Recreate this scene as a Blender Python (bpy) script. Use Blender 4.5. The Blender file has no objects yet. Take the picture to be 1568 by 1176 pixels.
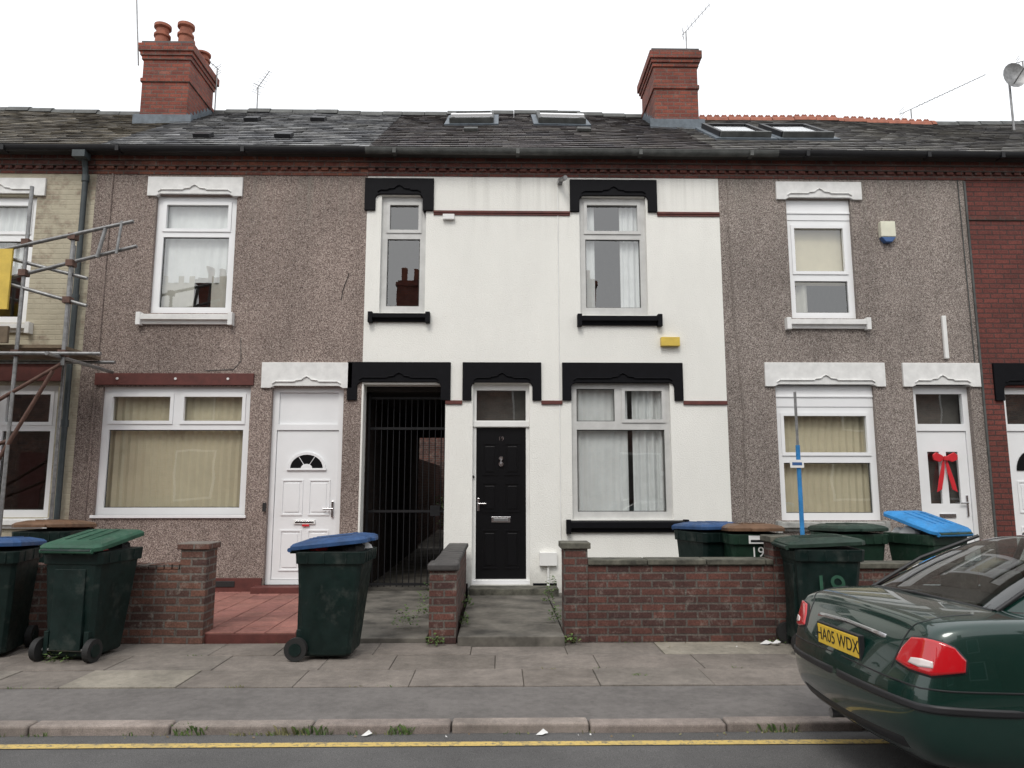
import bpy, bmesh, math, random
from mathutils import Vector, Matrix, Euler
from mathutils.bvhtree import BVHTree
random.seed(7)
R=math.radians
sc=bpy.context.scene
sc.view_settings.view_transform='Standard'; sc.view_settings.look='None'; sc.view_settings.exposure=0
COL=sc.collection
RZD=-.06   # road channel level at the kerb (pavement is 0)
def road_z(y):  # cambered road, crown in the middle
    u=(y-2.1)/2.95; return .02-.08*min(1,u*u*.6+abs(u)*.4)

# ---------------------------------------------------------------- materials
def lin(r,g,b):
    f=lambda c:(c/255/12.92) if c/255<=.04045 else ((c/255+.055)/1.055)**2.4
    return (f(r),f(g),f(b),1)
class NT:
    def __init__(s,name):
        s.m=bpy.data.materials.new(name); s.m.use_nodes=True; s.t=s.m.node_tree; s.n=s.t.nodes; s.n.clear()
        s.out=s.n.new('ShaderNodeOutputMaterial'); s.b=s.n.new('ShaderNodeBsdfPrincipled')
        s.l(s.b.outputs[0],s.out.inputs[0]); s.tc=s.n.new('ShaderNodeTexCoord').outputs['Object']
    def l(s,a,b): s.t.links.new(a,b)
    def map(s,sx=1,sy=1,sz=1,vec=None):
        m=s.n.new('ShaderNodeMapping'); m.inputs['Scale'].default_value=(sx,sy,sz); s.l(vec or s.tc,m.inputs[0]); return m.outputs[0]
    def noise(s,scale,detail=5,rough=.6,vec=None):
        n=s.n.new('ShaderNodeTexNoise'); n.inputs['Scale'].default_value=scale; n.inputs['Detail'].default_value=min(detail,4) if scale<20 else min(detail,2); n.inputs['Roughness'].default_value=rough
        s.l(vec or s.tc,n.inputs['Vector']); return n.outputs['Fac']
    def ramp(s,f,stops):
        r=s.n.new('ShaderNodeValToRGB'); e=r.color_ramp.elements
        while len(e)<len(stops): e.new(.5)
        for i,(p,c) in enumerate(stops):
            e[i].position=p; e[i].color=c if len(c)==4 else (*c,1)
        s.l(f,r.inputs[0]); return r.outputs[0]
    def mix(s,f,a,b,mode='MIX'):
        m=s.n.new('ShaderNodeMix'); m.data_type='RGBA'; m.blend_type=mode
        for v,i in ((f,0),(a,6),(b,7)):
            if isinstance(v,(int,float)): m.inputs[i].default_value=v
            elif isinstance(v,tuple): m.inputs[i].default_value=v
            else: s.l(v,m.inputs[i])
        return m.outputs[2]
    def math(s,op,a,b=0.):
        m=s.n.new('ShaderNodeMath'); m.operation=op
        for v,i in ((a,0),(b,1)):
            if isinstance(v,(int,float)): m.inputs[i].default_value=v
            else: s.l(v,m.inputs[i])
        return m.outputs[0]
    def bump(s,h,dist=.01,strength=.6,normal=None):
        b=s.n.new('ShaderNodeBump'); b.inputs['Distance'].default_value=dist; b.inputs['Strength'].default_value=strength
        s.l(h,b.inputs['Height'])
        if normal: s.l(normal,b.inputs['Normal'])
        return b.outputs[0]
    def fin(s,col,rough=.8,normal=None,metal=0.,spec=None):
        if isinstance(col,tuple): s.b.inputs['Base Color'].default_value=col
        else: s.l(col,s.b.inputs['Base Color'])
        if isinstance(rough,(int,float)): s.b.inputs['Roughness'].default_value=rough
        else: s.l(rough,s.b.inputs['Roughness'])
        s.b.inputs['Metallic'].default_value=metal
        if spec is not None: s.b.inputs['Specular IOR Level'].default_value=spec
        if normal: s.l(normal,s.b.inputs['Normal'])
        return s.m
W4=(1,1,1,1)
def g(v): return (v,v,v,1)
def simple(name,c,rough=.6,var=.12,scale=6,bump=0,bscale=60,metal=0.,spec=None):
    t=NT(name); n=t.noise(scale,6,.65)
    d=t.ramp(n,[(.3,g(1-var*1.6)),(.7,g(1))])
    col=t.mix(1.,c,d,'MULTIPLY')
    nm=t.bump(t.noise(bscale,4),.004,bump) if bump else None
    return t.fin(col,rough,nm,metal,spec)
def island(t):
    return t.n.new('ShaderNodeNewGeometry').outputs['Random Per Island']
def brick(name,c1,c2,mortar,dirt=.45,w=.225,h=.075,ms=.011,paint=None,rough=.85,bump=.7,pale=.35):
    t=NT(name)
    sp=t.n.new('ShaderNodeSeparateXYZ'); t.l(t.tc,sp.inputs[0])
    cb=t.n.new('ShaderNodeCombineXYZ'); t.l(t.math('ADD',sp.outputs[0],sp.outputs[1]),cb.inputs[0]); t.l(sp.outputs[2],cb.inputs[1])
    b=t.n.new('ShaderNodeTexBrick'); b.inputs['Scale'].default_value=1; b.inputs['Brick Width'].default_value=w; b.inputs['Row Height'].default_value=h
    b.inputs['Mortar Size'].default_value=ms; b.inputs['Mortar Smooth'].default_value=.3; b.inputs['Bias'].default_value=0
    b.inputs['Color1'].default_value=c1; b.inputs['Color2'].default_value=c2; b.inputs['Mortar'].default_value=mortar
    wob=t.n.new('ShaderNodeTexNoise'); wob.inputs['Scale'].default_value=5; t.l(t.tc,wob.inputs['Vector'])
    wv=t.n.new('ShaderNodeVectorMath'); wv.operation='SCALE'; wv.inputs['Scale'].default_value=.008; t.l(wob.outputs['Color'],wv.inputs[0])
    ad=t.n.new('ShaderNodeVectorMath'); ad.operation='ADD'; t.l(cb.outputs[0],ad.inputs[0]); t.l(wv.outputs[0],ad.inputs[1])
    t.l(ad.outputs[0],b.inputs['Vector'])
    col=b.outputs['Color']
    n1=t.noise(1.3,6,.7); col=t.mix(1.,col,t.ramp(n1,[(.3,g(1-dirt)),(.65,g(1.))]),'MULTIPLY')
    n2=t.noise(55,4,.7); col=t.mix(1.,col,t.ramp(n2,[(.3,g(.6)),(.7,g(1.15))]),'MULTIPLY')
    n3=t.noise(7.1,8,.8); col=t.mix(t.ramp(n3,[(.54,g(0)),(.68,g(pale if not paint else .1))]),col,(.42,.38,.33,1))
    if paint: col=t.mix(t.ramp(t.noise(2.6,9,.75),[(.33,g(.35)),(.5,g(1))]),col,paint)
    if paint: col=t.mix(1.,col,t.ramp(t.noise(.9,6,.7),[(.3,g(.72)),(.65,g(1.))]),'MULTIPLY')
    hgt=t.math('ADD',t.math('MULTIPLY',b.outputs['Fac'],-1.),t.math('MULTIPLY',n2,.5))
    return t.fin(col,rough,t.bump(hgt,.006,bump))
def render_mat(name,base,dark,light,white=False):
    t=NT(name)
    f=t.noise(95 if not white else 70,3,.7)
    if white: col=t.mix(t.ramp(f,[(.3,g(.2)),(.55,g(0))]),base,dark)
    else:
        col=t.mix(t.ramp(f,[(.36,g(1)),(.5,g(0))]),base,dark)
        col=t.mix(t.ramp(f,[(.52,g(0)),(.68,g(1))]),col,light)
    st=t.noise(1.6,7,.7,t.map(1,1,.3)); k=.05 if white else .26
    col=t.mix(1.,col,t.ramp(st,[(.28,g(1-k)),(.62,g(1.))]),'MULTIPLY')
    st2=t.noise(.55,4,.6); col=t.mix(1.,col,t.ramp(st2,[(.35,g(1-k*.8)),(.65,g(1.))]),'MULTIPLY')
    sp=t.n.new('ShaderNodeSeparateXYZ'); t.l(t.tc,sp.inputs[0])
    ss=t.noise(9,3,.6,t.map(1,1,.04)); hi=t.ramp(t.math('MULTIPLY',sp.outputs[2],.15),[(.76,g(0)),(.93,g(1))])
    col=t.mix(t.math('MULTIPLY',t.math('MULTIPLY',t.ramp(ss,[(.48,g(0)),(.7,g(1))]),hi),.22 if white else .5),col,(.22,.21,.18,1))
    lo=t.math('ADD',sp.outputs[2],t.math('MULTIPLY',t.noise(4,6,.7),.7))
    col=t.mix(t.ramp(t.math('MULTIPLY',lo,.5),[(.18,g(.5 if white else .35)),(.38,g(0))]),col,(.16,.15,.12,1))
    v=t.noise(60,5,.75)
    return t.fin(col,.92,t.bump(v,.012 if not white else .008,.9))
M={}
M['pebble1']=render_mat('pebbledash_brown',lin(150,133,125),lin(72,61,57),lin(206,194,184))
M['pebble3']=render_mat('pebbledash_grey',lin(150,138,131),lin(76,67,63),lin(206,198,190))
M['white_render']=render_mat('white_masonry_paint',(.86,.855,.81,1),(.6,.6,.55,1),W4,True)
M['brick_dark']=brick('brick_cornice',(.19,.058,.042,1),(.12,.04,.032,1),(.11,.085,.075,1),.4,pale=.1)
M['brick_orange']=brick('brick_cornice_orange',(.29,.10,.06,1),(.19,.06,.045,1),(.17,.12,.1,1),.5,pale=.2)
M['brick_red']=brick('brick_red_painted',(.20,.052,.04,1),(.15,.04,.032,1),(.085,.04,.034,1),.35,pale=.0)
M['brick_wall']=brick('brick_garden_wall',(.17,.066,.05,1),(.075,.035,.031,1),(.14,.12,.105,1),.5,pale=.25)
M['brick_wall2']=brick('brick_garden_wall_buff',(.25,.115,.08,1),(.10,.05,.042,1),(.19,.165,.145,1),.5,pale=.3)
M['brick_chim']=brick('brick_chimney',(.34,.085,.05,1),(.20,.05,.035,1),(.17,.11,.09,1),.45,pale=.12)
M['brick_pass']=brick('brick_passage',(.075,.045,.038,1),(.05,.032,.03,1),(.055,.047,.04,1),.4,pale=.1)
M['brick_cream']=brick('brick_cream_painted',(.3,.2,.15,1),(.25,.16,.12,1),(.3,.27,.2,1),.2,paint=(.50,.455,.345,1))
M['white_paint']=simple('white_paint',(.82,.82,.8,1),.5,.08,3)
M['upvc']=simple('upvc_white',(.85,.86,.87,1),.25,.04,2)
M['grey_frame']=simple('grey_aged_upvc',(.60,.60,.585,1),.4,.12,5)
M['black_paint']=simple('black_masonry_paint',(.006,.006,.008,1),.6,.2,8,.2,spec=.12)
M['black_door']=simple('black_door_gloss',(.005,.005,.006,1),.3,.05,spec=.3)
M['white_sill']=simple('white_sill_paint',(.80,.80,.785,1),.6,.12,7,.15)
M['grey_sill']=simple('grey_stone_sill',(.4,.4,.38,1),.8,.3,9,.3)
M['redband']=simple('red_brown_band',(.13,.035,.028,1),.7,.25,8,.2)
M['gutter']=simple('grey_gutter',(.10,.105,.10,1),.6,.4,5,.2)
M['gutter_blk']=simple('black_gutter',(.016,.016,.018,1),.45,.2,spec=.3)
M['pipe_green']=simple('dark_green_downpipe',(.05,.065,.07,1),.5,.3)
M['chrome']=simple('chrome',(.75,.75,.77,1),.18,.02,metal=1.)
M['steel']=simple('galvanised_steel',(.33,.33,.33,1),.45,.3,15,metal=.7)
M['rust']=simple('rusty_steel',(.16,.09,.07,1),.7,.3,15,metal=.3)
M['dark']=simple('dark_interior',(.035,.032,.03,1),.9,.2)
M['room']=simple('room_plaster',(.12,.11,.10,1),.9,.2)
M['curt_beige']=simple('beige_blinds',(.62,.55,.40,1),.8,.08,3)
M['curt_white']=simple('white_net_curtain',(.72,.73,.73,1),.85,.08,4)
M['curt_grey']=simple('cream_curtain',(.50,.48,.43,1),.85,.12,4)
M['terracotta']=simple('terracotta',(.36,.12,.07,1),.75,.3,7,.2)
M['lead']=simple('lead_flashing',(.13,.16,.19,1),.55,.3,8)
M['coping']=simple('stone_coping',(.15,.145,.115,1),.9,.5,7,.5,50)
M['coping_dark']=simple('blue_brick_coping',(.075,.07,.068,1),.6,.35,9,.3)
M['concrete']=simple('concrete_path',(.19,.175,.15,1),.95,.5,2.6,.5,50)
M['alarm']=simple('cream_plastic',(.75,.74,.6,1),.4,.1)
M['bluep']=simple('blue_plastic',(.05,.12,.3,1),.4,.1)
M['yellow']=simple('yellow_plastic',(.70,.50,.08,1),.45,.15)
M['red']=simple('red_ribbon',(.6,.02,.03,1),.4,.1)
M['rub']=simple('black_rubber',(.015,.015,.015,1),.7,.1)
M['wood']=simple('scaffold_board',(.2,.15,.1,1),.9,.3)
def slate(name,cols,moss=.2,mc=(.14,.14,.10,1)):
    t=NT(name); r=island(t)
    col=t.ramp(r,[(i/(len(cols)-1),c) for i,c in enumerate(cols)])
    col=t.mix(1.,col,t.ramp(t.noise(9,7,.75),[(.3,g(.6)),(.7,g(1.2))]),'MULTIPLY')
    col=t.mix(t.ramp(t.noise(1.4,9,.85),[(.46,g(0)),(.60,g(moss))]),col,mc)
    return t.fin(col,t.ramp(t.noise(4),[(.3,g(.5)),(.7,g(.8))]),t.bump(t.noise(30,5),.004,.5))
M['slate0']=slate('slate_brownish',[lin(90,85,77),lin(116,110,100),lin(78,75,71),lin(104,96,85)],.6,(.24,.21,.155,1))
M['slate1']=slate('slate_grey_mottled',[lin(74,76,80),lin(112,114,118),lin(88,88,91),lin(155,156,158),lin(82,81,82)],.55,(.30,.30,.29,1))
M['slate2']=slate('slate_dark_brown',[lin(66,62,63),lin(92,85,85),lin(70,67,71),lin(110,105,102)],.35,(.15,.135,.11,1))
M['slate3']=slate('slate_light_grey',[lin(84,82,82),lin(122,120,118),lin(94,93,94),lin(140,137,133)],.6,(.26,.25,.22,1))
def glass(name,refl=.09,tint=(.9,.93,.92,1)):
    t=NT(name); t.n.remove(t.b)
    tr=t.n.new('ShaderNodeBsdfTransparent'); tr.inputs[0].default_value=tint
    gl=t.n.new('ShaderNodeBsdfGlossy'); gl.inputs['Roughness'].default_value=.0
    gl.inputs['Color'].default_value=(1,1,1,1)
    bn=t.bump(t.noise(1.1,2,.5),.02,.12); t.l(bn,gl.inputs['Normal'])
    ge=t.n.new('ShaderNodeNewGeometry'); dt=t.n.new('ShaderNodeVectorMath'); dt.operation='DOT_PRODUCT'
    t.l(ge.outputs['Normal'],dt.inputs[0]); t.l(ge.outputs['Incoming'],dt.inputs[1])
    c=t.math('ABSOLUTE',dt.outputs['Value']); p=t.math('POWER',t.math('SUBTRACT',1.,c),5.)
    f=t.math('ADD',t.math('MULTIPLY',p,1-refl),refl)
    mx=t.n.new('ShaderNodeMixShader'); t.l(f,mx.inputs[0]); t.l(tr.outputs[0],mx.inputs[1]); t.l(gl.outputs[0],mx.inputs[2]); t.l(mx.outputs[0],t.out.inputs[0])
    return t.m
M['glass']=glass('window_glass',.16,(.96,.98,.97,1))
M['cglass']=glass('car_glass',.12,(.55,.6,.58,1))
def asphalt():
    t=NT('asphalt'); n=t.noise(200,3,.8)
    col=t.mix(t.ramp(n,[(.35,g(0)),(.7,g(1))]),(.045,.044,.045,1),(.19,.185,.18,1))
    col=t.mix(1.,col,t.ramp(t.noise(1.2,7,.7),[(.3,g(.72)),(.7,g(1.1))]),'MULTIPLY')
    return t.fin(col,.85,t.bump(n,.006,.8))
M['asphalt']=asphalt()
def paving(name,cols,fine=180,spots=True,lo=.58):
    t=NT(name); col=t.ramp(island(t),[(i/(len(cols)-1),c) for i,c in enumerate(cols)])
    n=t.noise(fine,3,.75); col=t.mix(1.,col,t.ramp(n,[(.3,g(.68)),(.7,g(1.22))]),'MULTIPLY')
    col=t.mix(1.,col,t.ramp(t.noise(1.7,8,.75),[(.3,g(lo)),(.62,g(1.05))]),'MULTIPLY')
    col=t.mix(1.,col,t.ramp(t.noise(14,8,.75),[(.3,g(.78)),(.62,g(1.05))]),'MULTIPLY')
    sp=t.n.new('ShaderNodeTexVoronoi'); sp.inputs['Scale'].default_value=4.5; t.l(t.tc,sp.inputs['Vector'])
    if spots: col=t.mix(t.ramp(sp.outputs['Distance'],[(.05,g(.45)),(.075,g(0))]),col,(.07,.067,.063,1))
    return t.fin(col,.9,t.bump(n,.004,.6))
M['slab']=paving('paving_slabs',[(.19,.165,.142,1),(.235,.205,.18,1),(.21,.182,.158,1),(.225,.2,.175,1),(.33,.30,.245,1)])
M['kerb']=paving('kerb_stone',[(.28,.235,.21,1),(.34,.29,.255,1),(.25,.215,.19,1)])
M['tarmac']=paving('pavement_tarmac',[(.15,.138,.13,1),(.16,.148,.14,1)],200,True,.75)
M['redtile']=paving('red_quarry_tiles',[(.26,.11,.092,1),(.36,.155,.125,1),(.29,.13,.105,1)],spots=False)
def yline():
    t=NT('yellow_line_paint'); n=t.noise(35,7,.8); n2=t.noise(3,4,.8)
    col=t.mix(t.ramp(n,[(.5,g(0)),(.66,g(1))]),(.55,.40,.13,1),(.17,.15,.11,1)); col=t.mix(t.ramp(n2,[(.52,g(0)),(.68,g(.6))]),col,(.17,.15,.11,1)); return t.fin(col,.85)
M['yline']=yline()
t=NT('ground_soil'); M['soil']=t.fin(t.ramp(t.noise(.8,8,.7),[(.3,(.05,.05,.035,1)),(.7,(.10,.085,.06,1))]),.95)
def leafm(name,a,b):
    t=NT(name); col=t.ramp(island(t),[(0,a),(1,b)]); return t.fin(col,.6)
M['leaf']=leafm('weed_leaves',(.05,.10,.025,1),(.13,.20,.05,1))
M['grassdry']=leafm('dry_grass',(.14,.15,.05,1),(.24,.22,.11,1))
M['litter']=simple('paper_litter',(.75,.75,.74,1),.7,.1)
def binmat(name,c,r=.42):
    t=NT(name); col=t.mix(1.,c,t.ramp(t.noise(5,8,.75),[(.3,g(.6)),(.7,g(1.15))]),'MULTIPLY')
    col=t.mix(t.ramp(t.noise(3.3,8,.8),[(.55,g(0)),(.75,g(.18))]),col,(.2,.2,.18,1))
    return t.fin(col,t.ramp(t.noise(9,5),[(.3,g(r-.1)),(.7,g(r+.25))]),t.bump(t.noise(120,3),.002,.3),spec=.3)
M['bingreen']=binmat('bin_dark_green',(.005,.016,.014,1)); M['bingreen2']=binmat('bin_mid_green',(.014,.04,.025,1))
M['lidgreen']=binmat('bin_lid_green',(.03,.095,.06,1)); M['lidblue']=binmat('bin_lid_blue',(.03,.08,.20,1)); M['lidbright']=binmat('bin_lid_bright_blue',(.04,.24,.55,1))
M['lidbrown']=binmat('bin_lid_brown',(.15,.085,.05,1)); M['liddk']=binmat('bin_lid_dark_green',(.025,.048,.036,1))
t=NT('car_paint_dark_green'); t.fin((.002,.026,.019,1),.26,None,.2); t.b.inputs['Coat Weight'].default_value=1; t.b.inputs['Coat Roughness'].default_value=.03; M['cpaint']=t.m
t=NT('tail_light_red'); t.fin((.5,.006,.012,1),.12); t.b.inputs['Coat Weight'].default_value=1; M['tailred']=t.m
t=NT('tail_light_clear'); t.fin((.7,.62,.6,1),.15); t.b.inputs['Coat Weight'].default_value=1; M['tailclear']=t.m
M['plate']=simple('number_plate_yellow',(.78,.52,.05,1),.3,.03)
M['ink']=simple('black_ink',(.01,.01,.01,1),.5,.0)
M['bumperblk']=simple('black_bumper_plastic',(.015,.015,.017,1),.5,.2)

# ---------------------------------------------------------------- mesh builder
class MB:
    def __init__(s,name,parent=None): s.name=name; s.v=[]; s.f=[]; s.mi=[]; s.mats=[]; s.parent=parent; s.sm=set()
    def m(s,k):
        if k not in s.mats: s.mats.append(k)
        return s.mats.index(k)
    def face(s,pts,k,smooth=False):
        i=len(s.v); s.v+= [tuple(p) for p in pts]; s.f.append(tuple(range(i,i+len(pts)))); s.mi.append(s.m(k))
        if smooth: s.sm.add(len(s.f)-1)
    def mesh(s,vs,fs,k,smooth=False):
        i=len(s.v); s.v+=[tuple(p) for p in vs]
        for f in fs:
            s.f.append(tuple(i+a for a in f)); s.mi.append(s.m(k))
            if smooth: s.sm.add(len(s.f)-1)
    def box(s,x0,x1,y0,y1,z0,z1,k,T=None):
        if x0>x1:x0,x1=x1,x0
        if y0>y1:y0,y1=y1,y0
        if z0>z1:z0,z1=z1,z0
        v=[(x0,y0,z0),(x1,y0,z0),(x1,y1,z0),(x0,y1,z0),(x0,y0,z1),(x1,y0,z1),(x1,y1,z1),(x0,y1,z1)]
        if T: v=[T(*p) for p in v]
        s.mesh(v,[(0,3,2,1),(4,5,6,7),(0,1,5,4),(1,2,6,5),(2,3,7,6),(3,0,4,7)],k)
    def prism(s,poly,y0,y1,k):
        n=len(poly); v=[(x,y0,z) for x,z in poly]+[(x,y1,z) for x,z in poly]
        s.mesh(v,[tuple(range(n)),tuple(range(2*n-1,n-1,-1))]+[(i,i+n,(i+1)%n+n,(i+1)%n) for i in range(n)],k)
    def cyl(s,p,q,r,k,n=10,r2=None,cap=True):
        p=Vector(p);q=Vector(q); d=(q-p).normalized(); a=d.orthogonal().normalized(); b=d.cross(a); r2=r if r2 is None else r2
        v=[p+(a*math.cos(2*math.pi*i/n)+b*math.sin(2*math.pi*i/n))*r for i in range(n)]+[q+(a*math.cos(2*math.pi*i/n)+b*math.sin(2*math.pi*i/n))*r2 for i in range(n)]
        s.mesh(v,[(i,(i+1)%n,(i+1)%n+n,i+n) for i in range(n)],k,True)
        if cap: s.mesh(v,[tuple(range(n-1,-1,-1)),tuple(range(n,2*n))],k)
    def tube(s,pts,r,k,n=6):
        for a,b in zip(pts[:-1],pts[1:]): s.cyl(a,b,r,k,n)
    def lathe(s,c,prof,k,n=20):
        for (r0,z0),(r1,z1) in zip(prof[:-1],prof[1:]):
            v=[(c[0]+r0*math.cos(2*math.pi*i/n),c[1]+r0*math.sin(2*math.pi*i/n),c[2]+z0) for i in range(n)]+[(c[0]+r1*math.cos(2*math.pi*i/n),c[1]+r1*math.sin(2*math.pi*i/n),c[2]+z1) for i in range(n)]
            s.mesh(v,[(i,(i+1)%n,(i+1)%n+n,i+n) for i in range(n)],k,True)
    def done(s,bevel=0,seg=2,loc=None,rot=None,scale=None):
        me=bpy.data.meshes.new(s.name); me.from_pydata(s.v,[],s.f)
        for k in s.mats: me.materials.append(M[k])
        me.polygons.foreach_set('material_index',s.mi)
        for i in s.sm: me.polygons[i].use_smooth=True
        me.update(); o=bpy.data.objects.new(s.name,me); COL.objects.link(o)
        if s.parent: o.parent=s.parent
        if loc: o.location=loc
        if rot: o.rotation_euler=rot
        if bevel:
            b=o.modifiers.new('b','BEVEL'); b.width=bevel; b.segments=seg; b.limit_method='ANGLE'; b.angle_limit=R(40); b.harden_normals=False
        return o
def empty(name,loc=(0,0,0),rot=(0,0,0)):
    o=bpy.data.objects.new(name,None); COL.objects.link(o); o.location=loc; o.rotation_euler=rot; o.empty_display_size=.3; return o
def text(body,size,parent,mat,matrix,ext=.001):
    c=bpy.data.curves.new('lettering','FONT'); c.body=body; c.size=size; c.align_x='CENTER'; c.align_y='CENTER'; c.extrude=ext
    c.materials.append(M[mat]); o=bpy.data.objects.new('lettering',c); COL.objects.link(o); o.parent=parent; o.matrix_local=matrix; return o
def grid_wall(mb,x0,x1,z0,z1,yf,dp,holes,k,kr=None,outer=True):
    kr=kr or k
    xs=sorted({x0,x1}|{h[i] for h in holes for i in (0,1) if x0<h[i]<x1}); zs=sorted({z0,z1}|{h[i] for h in holes for i in (2,3) if z0<h[i]<z1})
    for a,b in zip(xs[:-1],xs[1:]):
        for c,d in zip(zs[:-1],zs[1:]):
            mx,mz=(a+b)/2,(c+d)/2
            if any(h[0]<mx<h[1] and h[2]<mz<h[3] for h in holes): continue
            mb.face([(a,yf,c),(b,yf,c),(b,yf,d),(a,yf,d)],k); mb.face([(b,yf+dp,c),(a,yf+dp,c),(a,yf+dp,d),(b,yf+dp,d)],k)
    for h in holes:
        a,b,c,d=max(h[0],x0),min(h[1],x1),max(h[2],z0),min(h[3],z1)
        mb.face([(a,yf,c),(a,yf,d),(a,yf+dp,d),(a,yf+dp,c)],kr); mb.face([(b,yf,d),(b,yf,c),(b,yf+dp,c),(b,yf+dp,d)],kr)
        mb.face([(a,yf,d),(b,yf,d),(b,yf+dp,d),(a,yf+dp,d)],kr); mb.face([(b,yf,c),(a,yf,c),(a,yf+dp,c),(b,yf+dp,c)],kr)
    if outer:
        mb.face([(x0,yf,z1),(x0,yf,z0),(x0,yf+dp,z0),(x0,yf+dp,z1)],k); mb.face([(x1,yf,z0),(x1,yf,z1),(x1,yf+dp,z1),(x1,yf+dp,z0)],k)
        mb.face([(x0,yf,z1),(x0,yf+dp,z1),(x1,yf+dp,z1),(x1,yf,z1)],k); mb.face([(x0,yf,z0),(x1,yf,z0),(x1,yf+dp,z0),(x0,yf+dp,z0)],k)
Y=10.3
def curtain(mb,x0,x1,z0,z1,y,k,amp=.02,per=.09,blind=False):
    n=max(2,int((x1-x0)/per*(2 if blind else 6))); pts=[]; ph=random.random()*6
    for i in range(n+1):
        x=x0+(x1-x0)*i/n
        yy=y+(amp*(i%2) if blind else amp*math.sin(x/per*6.28+.8*math.sin(x*7)+ph)*(.6+.4*math.sin(x*3.1)))
        pts.append((x,yy))
    for (a,ya),(b,yb) in zip(pts[:-1],pts[1:]): mb.face([(a,ya,z0),(b,yb,z0),(b,yb,z1),(a,ya,z1)],k,not blind)
def window(H,x0,x1,z0,z1,panes,opens=(),fk='upvc',curt=None,name='window',rec=.06,items=()):
    mb=MB(name+'_frame',H); yf=Y+rec
    grid_wall(mb,x0,x1,z0,z1,yf,.06,panes,fk)
    for i in opens:
        a,b,c,d=panes[i]; e=.028
        grid_wall(mb,a-.02,b+.02,c-.02,d+.02,yf-.016,.05,[(a+e,b-e,c+e,d-e)],fk)
    for a,b,c,d in panes:
        grid_wall(mb,a+.002,b-.002,c+.002,d-.002,yf+.028,.01,[(a+.012,b-.012,c+.012,d-.012)] ,'gutter')
    mb.done(.005)
    gl2=MB(name+'_glass',H)
    for a,b,c,d in panes:
        t_=random.uniform(-.004,.004); u_=random.uniform(-.003,.003)
        gl2.face([(a,yf+.034+t_,c),(b,yf+.034-t_,c),(b,yf+.034-t_+u_,d),(a,yf+.034+t_+u_,d)],'glass')
    gl2.done()
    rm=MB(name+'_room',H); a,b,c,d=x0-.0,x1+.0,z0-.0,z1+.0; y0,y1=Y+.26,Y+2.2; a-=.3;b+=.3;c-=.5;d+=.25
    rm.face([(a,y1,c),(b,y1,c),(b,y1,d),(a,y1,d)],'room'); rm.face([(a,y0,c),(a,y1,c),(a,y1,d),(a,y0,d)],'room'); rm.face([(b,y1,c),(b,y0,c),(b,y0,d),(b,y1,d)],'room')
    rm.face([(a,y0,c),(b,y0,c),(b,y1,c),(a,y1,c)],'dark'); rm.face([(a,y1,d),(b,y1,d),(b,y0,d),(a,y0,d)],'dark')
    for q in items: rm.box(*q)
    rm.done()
    if curt:
        cm=MB(name+'_curtains',H)
        for (a,b,c,d,k,amp,per,bl) in curt: curtain(cm,a,b,c,d,Y+.175,k,amp,per,bl)
        cm.done()
def lintel(H,x0,x1,zb,zt,k,drop=.0,ear=.13,cx=None,name='lintel',arch=.03):
    mb=MB(name,H); e=ear
    a,b=x0+e,x1-e
    pp=[(x0,zb-drop),(a,zb-drop)]
    if drop: pp.append((a,zb-.03))
    pp+=[(a+.02,zb+.01),(a+.06,zb+arch),(b-.06,zb+arch),(b-.02,zb+.01)]
    if drop: pp.append((b,zb-.03))
    pp+=[(b,zb-drop),(x1,zb-drop),(x1,zt),(x0,zt)]
    mb.prism(pp,Y-.035,Y+.09,k)
    cx=(x0+x1)/2 if cx is None else cx
    w=.016; z0=zb+.085
    path=[(x0+e+.03,z0-.03),(x0+e+.08,z0),(cx-.17,z0),(cx-.15,z0+.018),(cx-.07,z0+.026),(cx-.04,z0+.055),(cx,z0+.075),(cx+.04,z0+.055),(cx+.07,z0+.026),(cx+.15,z0+.018),(cx+.17,z0),(x1-e-.08,z0),(x1-e-.03,z0-.03)]
    up=[(x,z+w) for x,z in path]
    for i in range(len(path)-1):
        mb.prism([path[i],path[i+1],up[i+1],up[i]],Y-.055,Y-.034,k)
    mb.done(.008)
def sill(H,x0,x1,z0,z1,k,name='sill'):
    mb=MB(name,H); m=(z1-z0)
    v=[(Y-.09,z0+m*.35),(Y-.09,z0+m*.8),(Y+.08,z1),(Y+.08,z0),(Y-.04,z0),(Y-.05,z0+m*.3)]
    n=len(v); vs=[(x0,a,b) for a,b in v]+[(x1,a,b) for a,b in v]
    mb.mesh(vs,[tuple(range(n)),tuple(range(2*n-1,n-1,-1))]+[(i,i+n,(i+1)%n+n,(i+1)%n) for i in range(n)],k)
    mb.box(x0-.015,x0+.05,Y-.1,Y+.05,z0-.02,z1-.004,k); mb.box(x1-.05,x1+.015,Y-.1,Y+.05,z0-.02,z1-.004,k)
    mb.done(.005)
CS,SN=.8241,.5664
EY,EZ=10.06,6.385
SL=4.60
def sag(x): return .030*math.sin(x*1.15+.6)+.022*math.sin(x*.47+2.0)-.015-(.012*max(0,x-2))
def RP(x,tt,n): return (x,EY+tt*CS-n*SN,EZ+tt*SN+n*CS+sag(x)*max(0,min(1,tt/SL)))
def tY(y): return (y-EY)/CS
RY,RZ=EY+SL*CS,EZ+SL*SN
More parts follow.
